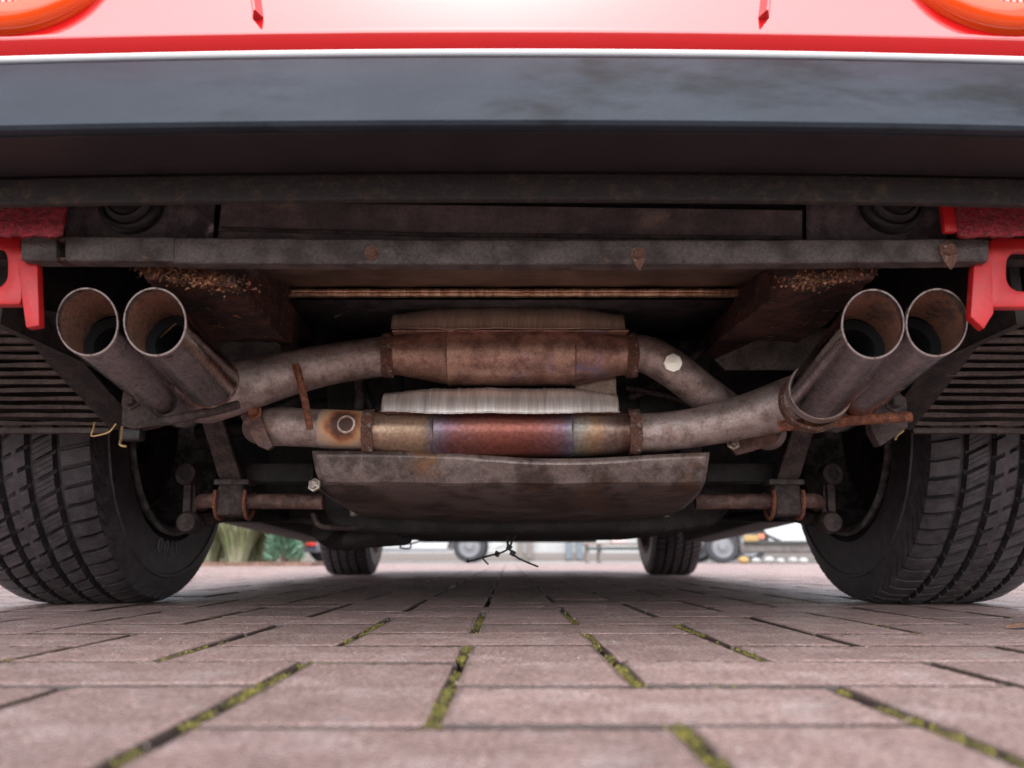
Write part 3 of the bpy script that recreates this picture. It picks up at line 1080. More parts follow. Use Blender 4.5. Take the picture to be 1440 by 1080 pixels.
# rusty chassis rails
for sg in (-1, 1):
    if sg < 0:
        sec = [((186, 366), (334, 366), (330, 404), (205, 392), 0.715), ((250, 378), (398, 392), (392, 470), (280, 470), 0.90), ((330, 400), (450, 420), (440, 500), (345, 500), 1.13)]
    else:
        sec = [((1246, 366), (1100, 370), (1108, 404), (1228, 392), 0.715), ((1180, 378), (1052, 392), (1030, 462), (1150, 465), 0.90), ((1090, 400), (1000, 420), (985, 500), (1070, 510), 1.13)]
    g = G()
    rows = []
    rr = random.Random(3 + sg)
    N = 40
    for i in range(N):
        t = i / (N - 1) * 2
        k = min(int(t), 1)
        f = t - k
        a, b = sec[k], sec[k + 1]
        Y = a[4] + (b[4] - a[4]) * f
        quad = [at(a[q][0] + (b[q][0] - a[q][0]) * f, a[q][1] + (b[q][1] - a[q][1]) * f, Y) for q in range(4)]
        ring = []
        for q in range(4):
            for m_ in range(12):
                p = quad[q].lerp(quad[(q + 1) % 4], m_ / 12)
                ring.append(p + Vector((rr.gauss(0, .0008), rr.gauss(0, .0008), rr.gauss(0, .0008))))
        rows.append(ring)
    g.grid(rows, wrap=True)
    g.f.append(tuple(range(48)))
    obj("chassis_rail", g, M['rust'], car, angle=70)
    # ragged gusset below the rail
    if sg < 0:
        poly = [(262, 452), (345, 455), (352, 463), (392, 484), (398, 500), (330, 520), (270, 500)]
    else:
        poly = [(1205, 460), (1130, 462), (1065, 478), (1005, 505), (1020, 520), (1120, 520)]
    obj("gusset_plate", G().prism(px_poly(poly, 0.985), (0, 0.003, 0)), M['frame'], car)

for side, cx_, pts in ((-1, 0, [(215, 379, .722), (250, 385, .722), (276, 392, .722), (300, 396, .722), (320, 401, .73)]), (1, 0, [(1205, 380, .722), (1180, 386, .722), (1152, 391, .722), (1125, 396, .722)])):
    rr = random.Random(90 + side)
    g = G()
    for px_, py_, Y_ in pts:
        for _ in range(150):
            p = at(px_ + rr.gauss(0, 15), py_ + rr.gauss(0, 6), Y_ - .009 + rr.uniform(-.002, .004))
            vs = [p + Vector((rr.gauss(0, .0013), rr.gauss(0, .0010), rr.gauss(0, .0010))) for _ in range(4)]
            g.add(vs, [(0, 1, 2), (0, 2, 3)])
    o = obj("rust_flakes", g, M['rust_flake'], car, smooth=False, weld=False)
    o["kind"] = "stuff"
for i_, (ctrl, r_) in enumerate((([(885, 560, 1.10), (930, 535, 1.09), (985, 490, 1.10), (1000, 455, 1.12)], .006), ([(392, 575, 1.10), (420, 560, 1.09), (445, 515, 1.10), (470, 470, 1.12)], .0075),
                                 ([(505, 535, 1.08), (506, 560, 1.08), (503, 590, 1.09)], .007), ([(512, 540, 1.10), (520, 570, 1.10), (530, 600, 1.10)], .004),
                                 ([(880, 545, 1.085), (950, 560, 1.085), (1010, 585, 1.10)], .0045), ([(470, 445, 1.02), (540, 428, 1.03), (640, 424, 1.05), (760, 426, 1.05)], .0035))):
    obj("hose", G().sweep(spline([at(*c) for c in ctrl], 6), r_, 12), M['rubber'] if i_ % 2 else M['arm'], car)

# -------------------------------------------------------------- exhaust
CUT = Vector((0, -math.cos(R(16)), -math.sin(R(16))))     # the mouths are cut leaning slightly down


def slash(g, a, d, L):
    """shear the mouth end of a lathe about a along d onto the cut plane, fading to nothing at L"""
    for p in g.v:
        q = p - a
        t = q.dot(d)
        rad = q - d * t
        k = max(0.0, 1 - max(t, 0) / L)
        p += d * (-(rad.dot(CUT)) / d.dot(CUT)) * k
    return g


def tip(px, py, Y, bx, by, bY, r, name_m, r_end=None, deep=0.095, seed=0):
    a, b = at(px, py, Y), at(bx, by, bY)
    d = (b - a).normalized()
    L = (b - a).length
    r2 = r_end or r
    t_ = 0.0010
    rr = random.Random(seed)
    pr = [(L * k / 24, r + (r2 - r) * k / 24 + rr.uniform(-.00012, .00012)) for k in range(23)] + [(L * 0.975, r2 * 0.975), (L, r2 * 0.86)]
    pr[0] = (0.0, r)
    tp = obj("tailpipe", slash(G().lathe(a, d, pr, 48), a, d, L), name_m, car)
    obj("pipe_rim", slash(G().lathe(a, d, [(0.0002, r + 0.0003), (-0.0006, r - 0.0002), (-0.0006, r - t_ - .0004), (0.004, r - t_ - .0006), (0.004, r)], 64), a, d, L), M['tip_rim'], tp)
    obj("pipe_bore", slash(G().lathe(a, d, [(0.0035, r - t_), (deep * .3, r - t_ - .0004), (deep * .555, r - t_ - .001)], 48), a, d, L), M['tip_in'], tp)
    obj("soot_end", G().lathe(a, d, [(deep * .50, r * .955), (deep * .55, r * .80), (deep * .57, r * .70), (deep * 1.6, r * .64), (deep * 1.61, 0.0003)], 32), M['soot'], tp)
    return tp


TR = 0.0292
tip(123, 453, 0.725, 262, 575, 0.97, TR, M['pipe_tip'], seed=1)
t2 = tip(218, 453, 0.715, 300, 540, 0.885, TR, M['pipe_tip'], r_end=0.0305, seed=2)
tip(1227.5, 456, 0.715, 1145, 560, 0.905, TR, M['pipe_tip'], r_end=0.0335, seed=3)
tip(1317, 454, 0.725, 1172, 582, 0.99, TR, M['pipe_tip'], seed=4)
# thin wires in one bore
obj("wire_strand", G().sweep(spline([at(189, 442, 0.735), at(205, 455, 0.76), at(217, 467, 0.79)], 3), 0.0004, 6), M['wire'], t2)
obj("wire_strand", G().sweep(spline([at(247, 455, 0.745), at(228, 472, 0.765), at(222, 478, 0.79)], 3), 0.0004, 6), M['wire'], t2)

CY1 = 1.0


def pipe(name, ctrl, rads, m, parent=car, sub=7):
    pts = spline([at(*c) for c in ctrl], sub)
    return obj(name, G().sweep(pts, lerp_list(rads, len(pts)), 36), m, parent)


# left collector and pipe to the upper converter
pl = pipe("exhaust_pipe", [(258, 566, 0.960), (288, 560, 0.955), (330, 547, 0.965), (400, 527, 0.985), (470, 511, 0.995), (548, 500, 1.0)],
          [0.022, 0.0315, 0.0325, 0.0285, 0.0262, 0.0255], M['pipe'])
# right collector and pipe to the lower converter
pr_ = pipe("exhaust_pipe", [(872, 607, 1.0), (920, 608, 1.0), (985, 600, 0.995), (1050, 585, 0.985), (1110, 568, 0.97), (1150, 556, 0.945), (1172, 548, 0.92)],
           [0.0235, 0.0245, 0.0245, 0.0275, 0.0325, 0.0345, 0.030], M['pipe'])
def ring_on(px, py, Y, ax, r, wdt, m, parent, name="collar", n=40):
    c = at(px, py, Y)
    return obj(name, G().lathe(c, ax, [(-wdt, r * .9), (-wdt, r), (-wdt * .4, r * 1.025), (0, r * 1.0), (wdt * .4, r * 1.02), (wdt, r), (wdt, r * .9)], n), m, parent)


dtip = (at(1227.5, 456, 0.715) - at(1145, 560, 0.905)).normalized()
ring_on(1151, 552, 0.890, dtip, 0.0346, 0.007, M['pipe'], pr_)
ring_on(1141, 565, 0.914, dtip, 0.0362, 0.006, M['weld'], pr_)
dl = (at(218, 453, 0.715) - at(300, 540, 0.885)).normalized()
ring_on(296, 536, 0.876, dl, 0.0308, 0.0030, M['weld'], pl)

# upper converter
def converter(pxa, pxb, py, mbody, rb, name):
    a, b = at(pxa, py, CY1), at(pxb, py, CY1)
    L = b.x - a.x
    pf = [(0, .0255), (0.001, .0285), (.012, .0280), (.0125, .0265), (.018, .0265)]
    pf += [(L * .09, .0285), (L * .25, rb - .0012), (L * .253, rb - .0004), (L * .258, rb + .0012), (L * .27, rb), (L * .5, rb + .0008), (L * .74, rb), (L * .75, rb + .0012), (L * .756, rb - .0004)]
    pf += [(L * .762, rb - .0012), (L * .91, .0285), (L - .018, .0265), (L - .0125, .0265), (L - .012, .0280), (L - .001, .0285), (L, .0255)]
    c = obj(name, G().lathe(a, (1, 0, 0), pf, 48), mbody, car, angle=50)
    for t in (0.006, L - .006):
        g = G()
        rows = []
        rr = random.Random(int(t * 1e4))
        for i in range(4):
            rows.append([a + Vector((t + (-.007 + .0047 * i) + rr.uniform(-.0008, .0008), math.cos(q * 2 * math.pi / 36) * (.0282 + rr.uniform(0, .0022)), math.sin(q * 2 * math.pi / 36) * (.0282 + rr.uniform(0, .0022)))) for q in range(36)])
        g.grid(rows, wrap=True)
        obj("weld_ring", g, M['weld'], c, angle=80)
    return c


cu = converter(541, 893, 499, M['cat_up'], 0.0395, "catalytic_converter")
cl = converter(514, 897, 608, M['cat_low'], 0.0325, "catalytic_converter")
# upper is deeper: a second seam flange under its shield


def shield(pxa, pxb, pc, cyp, r_mid, r_end, m, parent, yaw=0.0, lip=0.007, seed=1):
    """half shell over a converter, ribbed, ends drawn in"""
    a, b = at(pxa, cyp, CY1), at(pxb, cyp, CY1)
    rows = []
    N = 84
    rr = random.Random(seed)
    for i in range(N + 1):
        t = i / N
        x = a.x + (b.x - a.x) * t
        e = min(t, 1 - t)
        k = min(1.0, max(0.0, (e - 0.02) / 0.20))
        k = k * k * (3 - 2 * k) * .3 + k * .7
        r = r_end + (r_mid - r_end) * k
        if 0.2 < t < 0.82:
            ph = ((t - 0.2) / 0.62 * 5) % 1
            r += -0.0009 * math.exp(-((ph - .5) / .44) ** 10) + 0.0006
        row = []
        # lip, then the arc over the top, front (towards camera) to back
        zl = a.z + pc + rr.uniform(-.0004, .0004) - 0.004 * k + 0.0005 * math.sin(t * 17)
        base = zl
        row.append(Vector((x, CY1 - r - lip, base - 0.0015)))
        row.append(Vector((x, CY1 - r - .001, base)))
        M_ = 14
        for q in range(M_ + 1):
            an = math.pi * q / M_
            row.append(Vector((x, CY1 - math.cos(an) * r, base + 0.001 + math.sin(an) * r * 0.95)))
        rows.append(row)
    g = G()
    g.grid(rows)
    return obj("heat_shield", g, m, parent, solid=-0.001, angle=30)


shield(553, 876, 0.0270, 499, 0.0385, 0.0255, M['shield_up'], cu, seed=2)
shield(540, 867, 0.0215, 608, 0.0385, 0.0275, M['shield_low'], cl, seed=5)
# seam flange under the upper shield
a, b = at(551, 464, CY1 - .036), at(884, 464, CY1 - .036)
g = G().box(((a.x + b.x) / 2, CY1 - .020, a.z - .001), (b.x - a.x, 0.034, 0.0022))
obj("seam_flange", g, M['cat_up'], cu, bevel=0.0006)
a, b = at(541, 578, CY1 - .034), at(872, 578, CY1 - .034)
g = G().box(((a.x + b.x) / 2, CY1 - .018, a.z - .0008), (b.x - a.x, 0.030, 0.0018))
obj("seam_flange", g, M['weld'], cl, bevel=0.0006)
# strap plate joining both converters on the right
obj("strap_plate", G().prism(px_poly([(808, 538), (866, 530), (867, 560), (812, 560)], 1.015), (0, 0.002, 0)), M['shield_brown'], cu)

# upper converter: pipe on the right, bending down behind to its flange
pu = pipe("exhaust_pipe", [(888, 497, 1.0), (912, 500, 1.0), (946, 519, 1.0), (990, 553, 1.015), (1030, 582, 1.04), (1062, 602, 1.07), (1080, 608, 1.13)],
          [0.0245, 0.0245, 0.0245, 0.0240, 0.0240, 0.0245, 0.0255], M['pipe'])
pn = at(945, 511, 0.975)
g = G().lathe(pn, (0.10, -1, -0.09), [(-.012, .0115), (-.001, .0115), (0.0, .0125), (.004, .0128), (.0055, .0115), (.0058, .0003)], 8)
obj("plug", g, M['plug'], pu, angle=25)
# lower converter: pipe on the left with sensor boss, to its flange
pll = pipe("exhaust_pipe", [(366, 600, 1.06), (380, 600, 1.01), (405, 600, 1.0), (460, 603, 1.0), (522, 606, 1.0)],
           [0.0235, 0.0245, 0.0245, 0.0240, 0.0240], M['pipe'])
pb = at(487, 597, 0.977)
boss = obj("sensor_boss", G().lathe(pb, (-0.05, -1, 0.1), [(-.012, .0125), (0.0, .0120), (.002, .0112), (.0024, .0090), (.001, .0085), (-.010, .0082)], 40), M['boss'], pll)
obj("sensor_bore", G().lathe(pb, (-0.05, -1, 0.1), [(0.0005, .0085), (-.004, .0083), (-.0045, .0003)], 24), M['soot'], boss)
pts = spline([at(452, 602.6, 1.0), at(487, 604.4, 1.0), at(521, 606, 1.0)], 8)
slv = obj("stained_sleeve", G().sweep(pts, 0.0247, 36, caps=False), M['stain'], pll)

for pts, bl in ((((334, 578), (350, 569), (362, 572), (376, 612), (384, 628), (376, 633), (362, 627), (345, 600)), (358, 580)),
                (((1100, 590), (1106, 600), (1092, 622), (1060, 634), (1036, 640), (1028, 632), (1034, 615), (1060, 600)), (1031, 623))):
    f = obj("pipe_flange", G().prism(px_poly(pts, 0.975 if bl[0] < 700 else 1.035), (0, 0.010, 0)), M['sway'], pll if bl[0] < 700 else pu, bevel=0.002)
    bolt(bl[0], bl[1], 0.974 if bl[0] < 700 else 1.033, 0.0062, f, M['rust_light'] if bl[0] < 700 else M['bolt'], hexh=0.010)
# rusty strut between the pipes
pipe("strut_rod", [(416, 514, 0.955), (422, 535, 0.950), (429, 565, 0.952), (436, 603, 0.966)], [0.0048, 0.0046, 0.0044, 0.0042], M['rust_light'], pl)
# hanger rods and brackets
pipe("hanger_rod", [(222, 594, 0.905), (262, 586, 0.900), (300, 578, 0.902), (335, 569, 0.920)], [0.0052, 0.0056, 0.0056, 0.0052], M['arm'], pl)
pipe("hanger_rod", [(1095, 600, 0.93), (1110, 598, 0.925), (1150, 595, 0.92), (1215, 590, 0.91), (1281, 586, 0.905)], [0.0062, 0.0066, 0.0064, 0.0062, 0.0060], M['rust_light'], pr_)
hb = obj("hanger_bracket", G().prism(px_poly([(172, 548), (220, 556), (220, 598), (188, 604), (170, 598)], 0.942), (0, 0.020, 0)), M['arm'], car, bevel=0.003)
bolt(184, 563, 0.940, 0.0078, hb, M['arm'], hexh=0.009)
hb2 = obj("hanger_bracket", G().prism(px_poly([(1222, 560), (1262, 548), (1276, 560), (1278, 600), (1262, 612), (1238, 628), (1226, 606)], 0.945), (0, 0.018, 0)), M['arm'], car, bevel=0.003)
bolt(1258, 566, 0.943, 0.0080, hb2, M['frame'], hexh=0.012)
obj("rubber_hanger", G().box(at(186, 612, 0.955), (0.026, 0.018, 0.014)), M['rubber'], hb, bevel=0.004)
# bent brass wire clip on the left
obj("wire_clip", G().sweep(spline([at(133, 594, 0.905), at(131, 604, 0.902), at(129, 613, 0.90), at(143, 611, 0.90), at(154, 607, 0.90), at(163, 596, 0.903)], 5), 0.0011, 8), M['wire'], hb)
obj("wire_end", G().sweep(spline([at(172, 600, 0.93), at(171, 615, 0.925), at(169, 625, 0.92), at(178, 628, 0.92)], 5), 0.0016, 8), M['wire'], hb)
obj("wire_end", G().sweep(spline([at(1270, 606, 0.93), at(1262, 612, 0.925), at(1259, 618, 0.92)], 5), 0.0014, 8), M['wire'], hb2)

# -------------------------------------------------------------- skid plate
g = G()
rows = []
NX = 61
rs = random.Random(17)
def skid_row(xa, xb, fy, Yf):
    r = []
    for k in range(NX):
        t = k / (NX - 1)
        r.append(at(xa + (xb - xa) * t, fy(t), Yf(t)))
    return r
topy = lambda t: 634.5 + 10.5 * math.exp(-((t - 0.63) / 0.27) ** 2) - (0.5 if t < .5 else 0)
rows.append(skid_row(438.5, 998, topy, lambda t: 0.985))
rows.append(skid_row(440, 997, lambda t: topy(t) + 9, lambda t: 0.9855))
rows.append(skid_row(444, 994, lambda t: 664 + 1.5 * math.sin(9 * t), lambda t: 0.990))
rows.append(skid_row(449, 992, lambda t: 677 + 2 * math.sin(t * 3.14) + 0.8 * math.sin(t * 23), lambda t: 0.995))
rows.append(skid_row(450, 991, lambda t: 681 + 2 * math.sin(t * 3.14) + 0.8 * math.sin(t * 23), lambda t: 1.000))
rows.append(skid_row(458, 985, lambda t: 692 + 4 * math.sin(t * 3.14), lambda t: 1.03))
rows.append(skid_row(468, 975, lambda t: 703 + 8 * abs(math.sin(t * 3.14)) ** .5, lambda t: 1.09))
rows.append(skid_row(486, 962, lambda t: 714 + 11 * abs(math.sin(t * 3.14)) ** .4, lambda t: 1.17))
rows.append(skid_row(500, 948, lambda t: 722 + 12 * abs(math.sin(t * 3.14)) ** .35, lambda t: 1.26))
g.grid(rows)
sk = obj("skid_plate", g, M['skid'], car, solid=-0.0014, angle=16)
bolt(442, 682, 0.990, 0.0058, sk, M['bolt'], ax=(-.3, -1, .2))
bolt(497, 721, 1.24, 0.0042, sk, M['bolt'], ax=(0, -1, -.4))
bolt(937, 722, 1.24, 0.0042, sk, M['bolt'], ax=(0, -1, -.4))
obj("rolled_edge", G().sweep(spline([at(446, 685, 0.996), at(462, 697, 1.05), at(480, 704, 1.10), at(494, 712, 1.16)], 5), 0.0016, 8), M['frame'], sk)

# sump and gearbox behind, belly pan to the front axle
g = G().prism([at(445, 700, 1.30), at(470, 745, 1.30), at(560, 752, 1.30), at(930, 750, 1.30), at(1005, 742, 1.30), at(1040, 700, 1.30), at(1010, 560, 1.30), at(430, 560, 1.30)], (0, 0.5, 0))
sump = obj("engine_sump", g, M['gear'], car, bevel=0.012, seg=3)
gx = obj("gearbox", G().prism([at(455, 470, 1.12), at(1005, 470, 1.12), at(985, 690, 1.12), at(460, 690, 1.12)], (0, 0.30, 0)), M['gear'], car, bevel=0.02, seg=3)
for px in (500, 560, 690, 800, 905, 960):
    p1, p2 = at(px, 480, 1.115), at(px, 675, 1.115)
    obj("casting_rib", G().beam(p1, p2, 0.006, 0.012), M['gear'], gx, bevel=0.002)
obj("sump_bulge", G().sweep(spline([at(455, 742, 1.36), at(475, 756, 1.40), at(520, 752, 1.40), at(570, 748, 1.36)], 5), [.028, .024, .02, .018] and 0.022, 16), M['gear'], sump)
obj("drain_hose", G().sweep(spline([at(440, 722, 1.24), at(447, 737, 1.24), at(465, 742, 1.25), at(500, 742, 1.28)], 5), 0.0045, 10), M['arm'], sump)
obj("belly_pan", G().box((0, 2.75, 0.172), (1.0, 2.0, 0.03)), M['under'], car, bevel=0.004)
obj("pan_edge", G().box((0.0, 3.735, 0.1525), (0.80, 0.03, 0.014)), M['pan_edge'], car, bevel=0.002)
for sg in (-1, 1):
    obj("sill_rail", G().beam((sg * .78, 1.78, .222), (sg * .78, 3.38, .164), 0.12, 0.05), M['under'], car, bevel=0.006)
    obj("floor_side", G().box((sg * .61, 2.6, .215), (.24, 1.66, .02)), M['under'], car)

# -------------------------------------------------------------- rear suspension
for sg in (-1, 1):
    mx = (lambda x: x) if sg < 0 else (lambda x: 2 * 716 + 0 - x)
    sb = obj("sway_bar", G().sweep(spline([at(mx(283), 712, 1.36), at(mx(284), 705, 1.26), at(mx(296), 704, 1.215), at(mx(330), 705, 1.20), at(mx(400), 705, 1.20), at(mx(455), 706, 1.20)], 6), 0.0112, 20), M['sway'], car)
    c = at(mx(330), 704, 1.20)
    bs = obj("bar_bushing", G().box(c, (0.040, 0.044, 0.046)), M['arm'], sb, bevel=0.008, seg=3)
    for dx in (-0.0215, 0.0215):
        g = G()
        pts = []
        for k in range(11):
            a = R(150 + 240 * k / 10)
            pts.append(c + Vector((dx, math.sin(a) * -0.002 - 0.0 + math.cos(a + math.pi) * 0.0245, math.sin(a) * 0.0265)))
        g.sweep(pts, 0.0032, 8)
        obj("clamp_strap", g, M['rust_light'], bs)
    obj("bushing_cap", G().box(c + Vector((0, 0, .026)), (0.052, 0.04, 0.008)), M['frame'], sb, bevel=0.002)
    # strut plate up to the chassis
    A = [at(mx(280), 584, 1.13), at(mx(312), 584, 1.13), at(mx(340), 672, 1.19), at(mx(342), 683, 1.195), at(mx(314), 683, 1.195), at(mx(306), 668, 1.19)]
    obj("strut_plate", G().prism(A, (0, 0.022, 0.0)), M['arm'], car, bevel=0.003)
    # rear cross tube
    obj("cross_tube", G().beam(at(mx(342), 666, 1.23), at(mx(445), 666, 1.23), 0.034, 0.030), M['gear'], car, bevel=0.006)
    # drop link
    p = at(mx(266), 668, 1.30)
    lk = obj("drop_link", G().lathe(p + Vector((0, .010, 0)), (sg * .15, -1, .05), [(0, .0098), (0, .0168), (.002, .0178), (.018, .0178), (.020, .0168), (.020, .0098), (.012, .0092)], 32), M['arm'], car)
    obj("link_bushing", G().lathe(p + Vector((0, .008, 0)), (sg * .15, -1, .05), [(.016, .0098), (.014, .006), (.0145, .0003)], 24), M['gear'], lk)
    obj("link_shank", G().beam(at(mx(265), 682, 1.30), at(mx(263), 728, 1.30), 0.010, 0.013), M['arm'], lk, bevel=0.003)
    obj("link_shank", G().beam(at(mx(271), 682, 1.305), at(mx(273), 728, 1.305), 0.006, 0.010), M['arm'], lk, bevel=0.002)
    obj("lower_joint", G().lathe(at(mx(268), 735, 1.30) + Vector((0, .02, 0)), (0, -1, 0), [(0, .014), (.006, .018), (.034, .018), (.040, .014), (.041, .0003)], 20), M['arm'], lk)
    # lower wishbone to the hub, driveshaft
    obj("wishbone", G().beam(at(mx(265), 735, 1.33), at(mx(345), 716, 1.42), 0.034, 0.024), M['arm'], car, bevel=0.006)
    obj("wishbone", G().beam(at(mx(300), 725, 1.42), at(mx(420), 728, 1.85), 0.030, 0.022), M['under'], car, bevel=0.006)
    obj("drive_shaft", G().sweep([(sg * .22, 1.43, .30), (sg * .56, 1.43, .30)], 0.016, 16), M['gear'], car)

obj("light_stop_bulkhead", G().box((0, 1.80, .50), (1.66, .02, .66)), M['under'], car)  # added wall, stops daylight leaking in behind the converters
obj("light_stop_cover", G().box((0, 1.30, .64), (1.64, 1.02, .012)), M['under'], car)  # added sheet overhead, hides the shell's inside and stops leaking light
obj("engine_block", G().box((0, 1.62, .40), (.90, .28, .44)), M['gear'], car, bevel=.02)
for sg in (-1, 1):
    obj("light_stop_plate", G().box((sg * .40, 1.44, .415), (.20, .012, .25)), M['under'], car)  # added dark plates closing the light gaps beside the gearbox
# -------------------------------------------------------------- side grilles
def interp(tab, y):
    for (y0, x0), (y1, x1) in zip(tab, tab[1:]):
        if y <= y1:
            return x0 + (x1 - x0) * (y - y0) / (y1 - y0)
    return tab[-1][1]


for sg in (-1, 1):
    tab = [(430, 30), (490, 60), (545, 112), (605, 168)] if sg < 0 else [(430, 1404), (500, 1352), (545, 1318), (605, 1270)]
    gr = empty("side_grille", at(0 if sg < 0 else 1440, 605, 1.06), car)
    ns = 14
    for i in range(ns):
        t = i / (ns - 1)
        py = 446 + (598 - 446) * t
        Y = 0.83 + 0.21 * t
        ex = interp(tab, py)
        a = at(ex, py, Y)
        xo = sg * 0.80
        g = G()
        q = [Vector((0, 0, 0)), Vector((0, -.002, .0046)), Vector((0, .002, .0062)), Vector((0, .014, .0046)), Vector((0, .014, .0022))]
        rr = random.Random(i * 2 + (sg > 0))
        tilt = rr.uniform(-1, 1)
        n = 9
        rows = []
        for k in range(n):
            x = a.x + (xo - a.x) * k / (n - 1)
            rows.append([Vector((x, Y + tilt * k * .0006, a.z + rr.uniform(-.0009, .0009) + tilt * (k - 2) * .0004)) + p for p in q])
        g.grid(rows, wrap=True)
        g.f += [tuple(range(5)), tuple((n - 1) * 5 + k for k in range(5))]
        obj("slat", g, M['slat'], gr, bevel=0)
    # frame along the slanting inner edge, top lip and bottom lip
    pts = [at(interp(tab, y), y, 0.825 + 0.22 * (y - 440) / 160) for y in (432, 470, 510, 550, 605)]
    inward = Vector((-sg, 0, 0))
    g = G()
    rows = []
    for p in pts:
        rows.append([p + inward * -.010 + Vector((0, -.003, 0)), p + inward * .002 + Vector((0, -.004, 0)), p + inward * .030 + Vector((0, .012, -.002)), p + inward * .030 + Vector((0, .016, 0)), p + inward * -.010 + Vector((0, .02, 0))])
    g.grid(rows, wrap=True)
    obj("grille_frame", g, M['under'], gr, angle=30)
    for py, Y, h in ((436, 0.822, .010), (605, 1.052, .008)):
        a = at(interp(tab, py) + (-14 if sg < 0 else 14), py, Y)
        obj("grille_rail", G().box(((a.x + sg * .80) / 2, Y + .005, a.z), (abs(sg * .80 - a.x), .012, h)), M['slat'] if py > 500 else M['arm'], gr, bevel=0.002)
    # dark back plate
    a, b = at(interp(tab, 440), 440, 0.86), at(interp(tab, 600), 600, 1.075)
    obj("grille_back", G().prism([Vector((a.x, .862, a.z + .01)), Vector((sg * .80, .862, a.z + .01)), Vector((sg * .80, 1.078, b.z + .004)), Vector((b.x, 1.078, b.z + .004))], (0, .003, .006)), M['under'], gr)
    # inner wing, closes the view past the rails
    obj("inner_wing", G().prism([Vector((sg * .50, .76, .30)), Vector((sg * .50, .76, .49)), Vector((sg * .50, 1.75, .62)), Vector((sg * .50, 1.75, .36)), Vector((sg * .50, 1.12, .30))], (sg * .01, 0, 0)), M['under'], car)
    obj("wheel_arch_liner", G().lathe((sg * .52, 1.43, .31), (sg, 0, 0), [(0, .375), (.33, .375)], 40, a0=R(-92), a1=R(92)), M['under'], car, solid=-0.004)

# -------------------------------------------------------------- wheels
def tyre_geo(cx, cy, rad, hw, tread_w, npitch, sg, depth=0.012, scale=1.0):
    """one grooved skin: 5 ribs, slanted cross grooves with sipes; lathe-like grid"""
    g = G()
    tw = tread_w
    # lateral stations over the tread: (x, groove?) edges doubled so groove walls stay steep
    e = 0.0007
    gw = 0.0056
    ctr = [-0.060 * tw / .098, -0.021 * tw / .098, 0.021 * tw / .098, 0.060 * tw / .098]
    st = []
    def rib(x0, x1, kind, n):
        for i in range(n):
            st.append((x0 + (x1 - x0) * i / (n - 1), kind))
    rib(-tw - .006, ctr[0] - gw, 'sh', 5)
    st.append((ctr[0] - gw + e, 'g')); st.append((ctr[0] + gw - e, 'g'))
    rib(ctr[0] + gw, ctr[1] - gw, 'in', 4)
    st.append((ctr[1] - gw + e, 'g')); st.append((ctr[1] + gw - e, 'g'))
    rib(ctr[1] + gw, ctr[2] - gw, 'ce', 6)
    st.append((ctr[2] - gw + e, 'g')); st.append((ctr[2] + gw - e, 'g'))
    rib(ctr[2] + gw, ctr[3] - gw, 'in', 4)
    st.append((ctr[3] - gw + e, 'g')); st.append((ctr[3] + gw - e, 'g'))
    rib(ctr[3] + gw, tw + .006, 'sh', 5)
    # pitch lines: fraction of pitch and what is cut there
    pl = [(0.0, 'G'), (0.03, 'G'), (0.21, 'G'), (0.235, 0), (0.40, 0), (0.44, 0), (0.46, 's'), (0.48, 0), (0.70, 0), (0.72, 's'), (0.74, 0), (0.985, 0)]
    pl[0] = (0.012, 'G')
    pl = [(0.0, 0)] + pl[1:3] + [(0.235, 0)] + pl[5:]
    rows = []
    side = []
    nP = len(pl)
    def crown(x):
        a = abs(x) / tw
        r = rad - 0.0055 * a ** 2.2
        if abs(x) > tw * .93:
            r -= (abs(x) - tw * .93) ** 1.35 * 1.5
        return r
    for ip in range(npitch):
        for (fr, cut) in pl:
            th0 = (ip + fr) / npitch * 2 * math.pi
            ring = []
            # side wall, inner bead to shoulder
            for (xs_, rr_) in ((-hw * .80, rad * .585), (-hw * .91, rad * .63), (-hw * .955, rad * .655), (-hw * .985, rad * .662), (-hw * .985, rad * .675), (-hw * .975, rad * .683), (-hw * 1.0, rad * .77), (-hw * .99, rad * .835), (-hw * 1.005, rad * .84), (-hw * 1.003, rad * .853), (-hw * .98, rad * .858), (-hw * .95, rad * .91)):
                a = th0
                ring.append(Vector((cx + xs_, cy + math.cos(a) * rr_, math.sin(a) * rr_)))
            for (x, kind) in st:
                d = 0.0
                if kind == 'g':
                    d = depth
                elif cut == 'G' and kind in ('sh', 'in'):
                    d = depth * .8
                elif cut == 'G' and kind == 'ce':
                    u = x / (ctr[2] - gw)
                    d = depth * .8 if (u < -.55 or u > .55) else 0
                elif cut == 's' and kind == 'in':
                    d = depth * .07
                slope = 0.55 if kind in ('in', 'g', 'ce') else 0.22
                xx = x
                if kind == 'sh':
                    edge = ctr[0] if x < 0 else ctr[3]
                    off = edge * 0.55 + (x - edge) * 0.20
                else:
                    off = x * 0.55
                a = th0 - off / rad
                r_ = crown(x) - d
                ring.append(Vector((cx + x, cy + math.cos(a) * r_, math.sin(a) * r_)))
            for (xs_, rr_) in ((hw * .95, rad * .91), (hw * .98, rad * .858), (hw * 1.003, rad * .853), (hw * 1.005, rad * .84), (hw * .99, rad * .835), (hw * 1.0, rad * .77), (hw * .975, rad * .683), (hw * .985, rad * .675), (hw * .985, rad * .662), (hw * .955, rad * .655), (hw * .91, rad * .63), (hw * .80, rad * .585)):
                ring.append(Vector((cx + xs_, cy + math.cos(th0) * rr_, math.sin(th0) * rr_)))
            rows.append(ring)
    for r_ in rows:
        for p in r_:
            p.z += rad
            if p.z < 0.0008:      # flattened contact patch
                p.z = 0.0008
    rows.append([p.copy() for p in rows[0]])
    g.grid(rows)
    return g


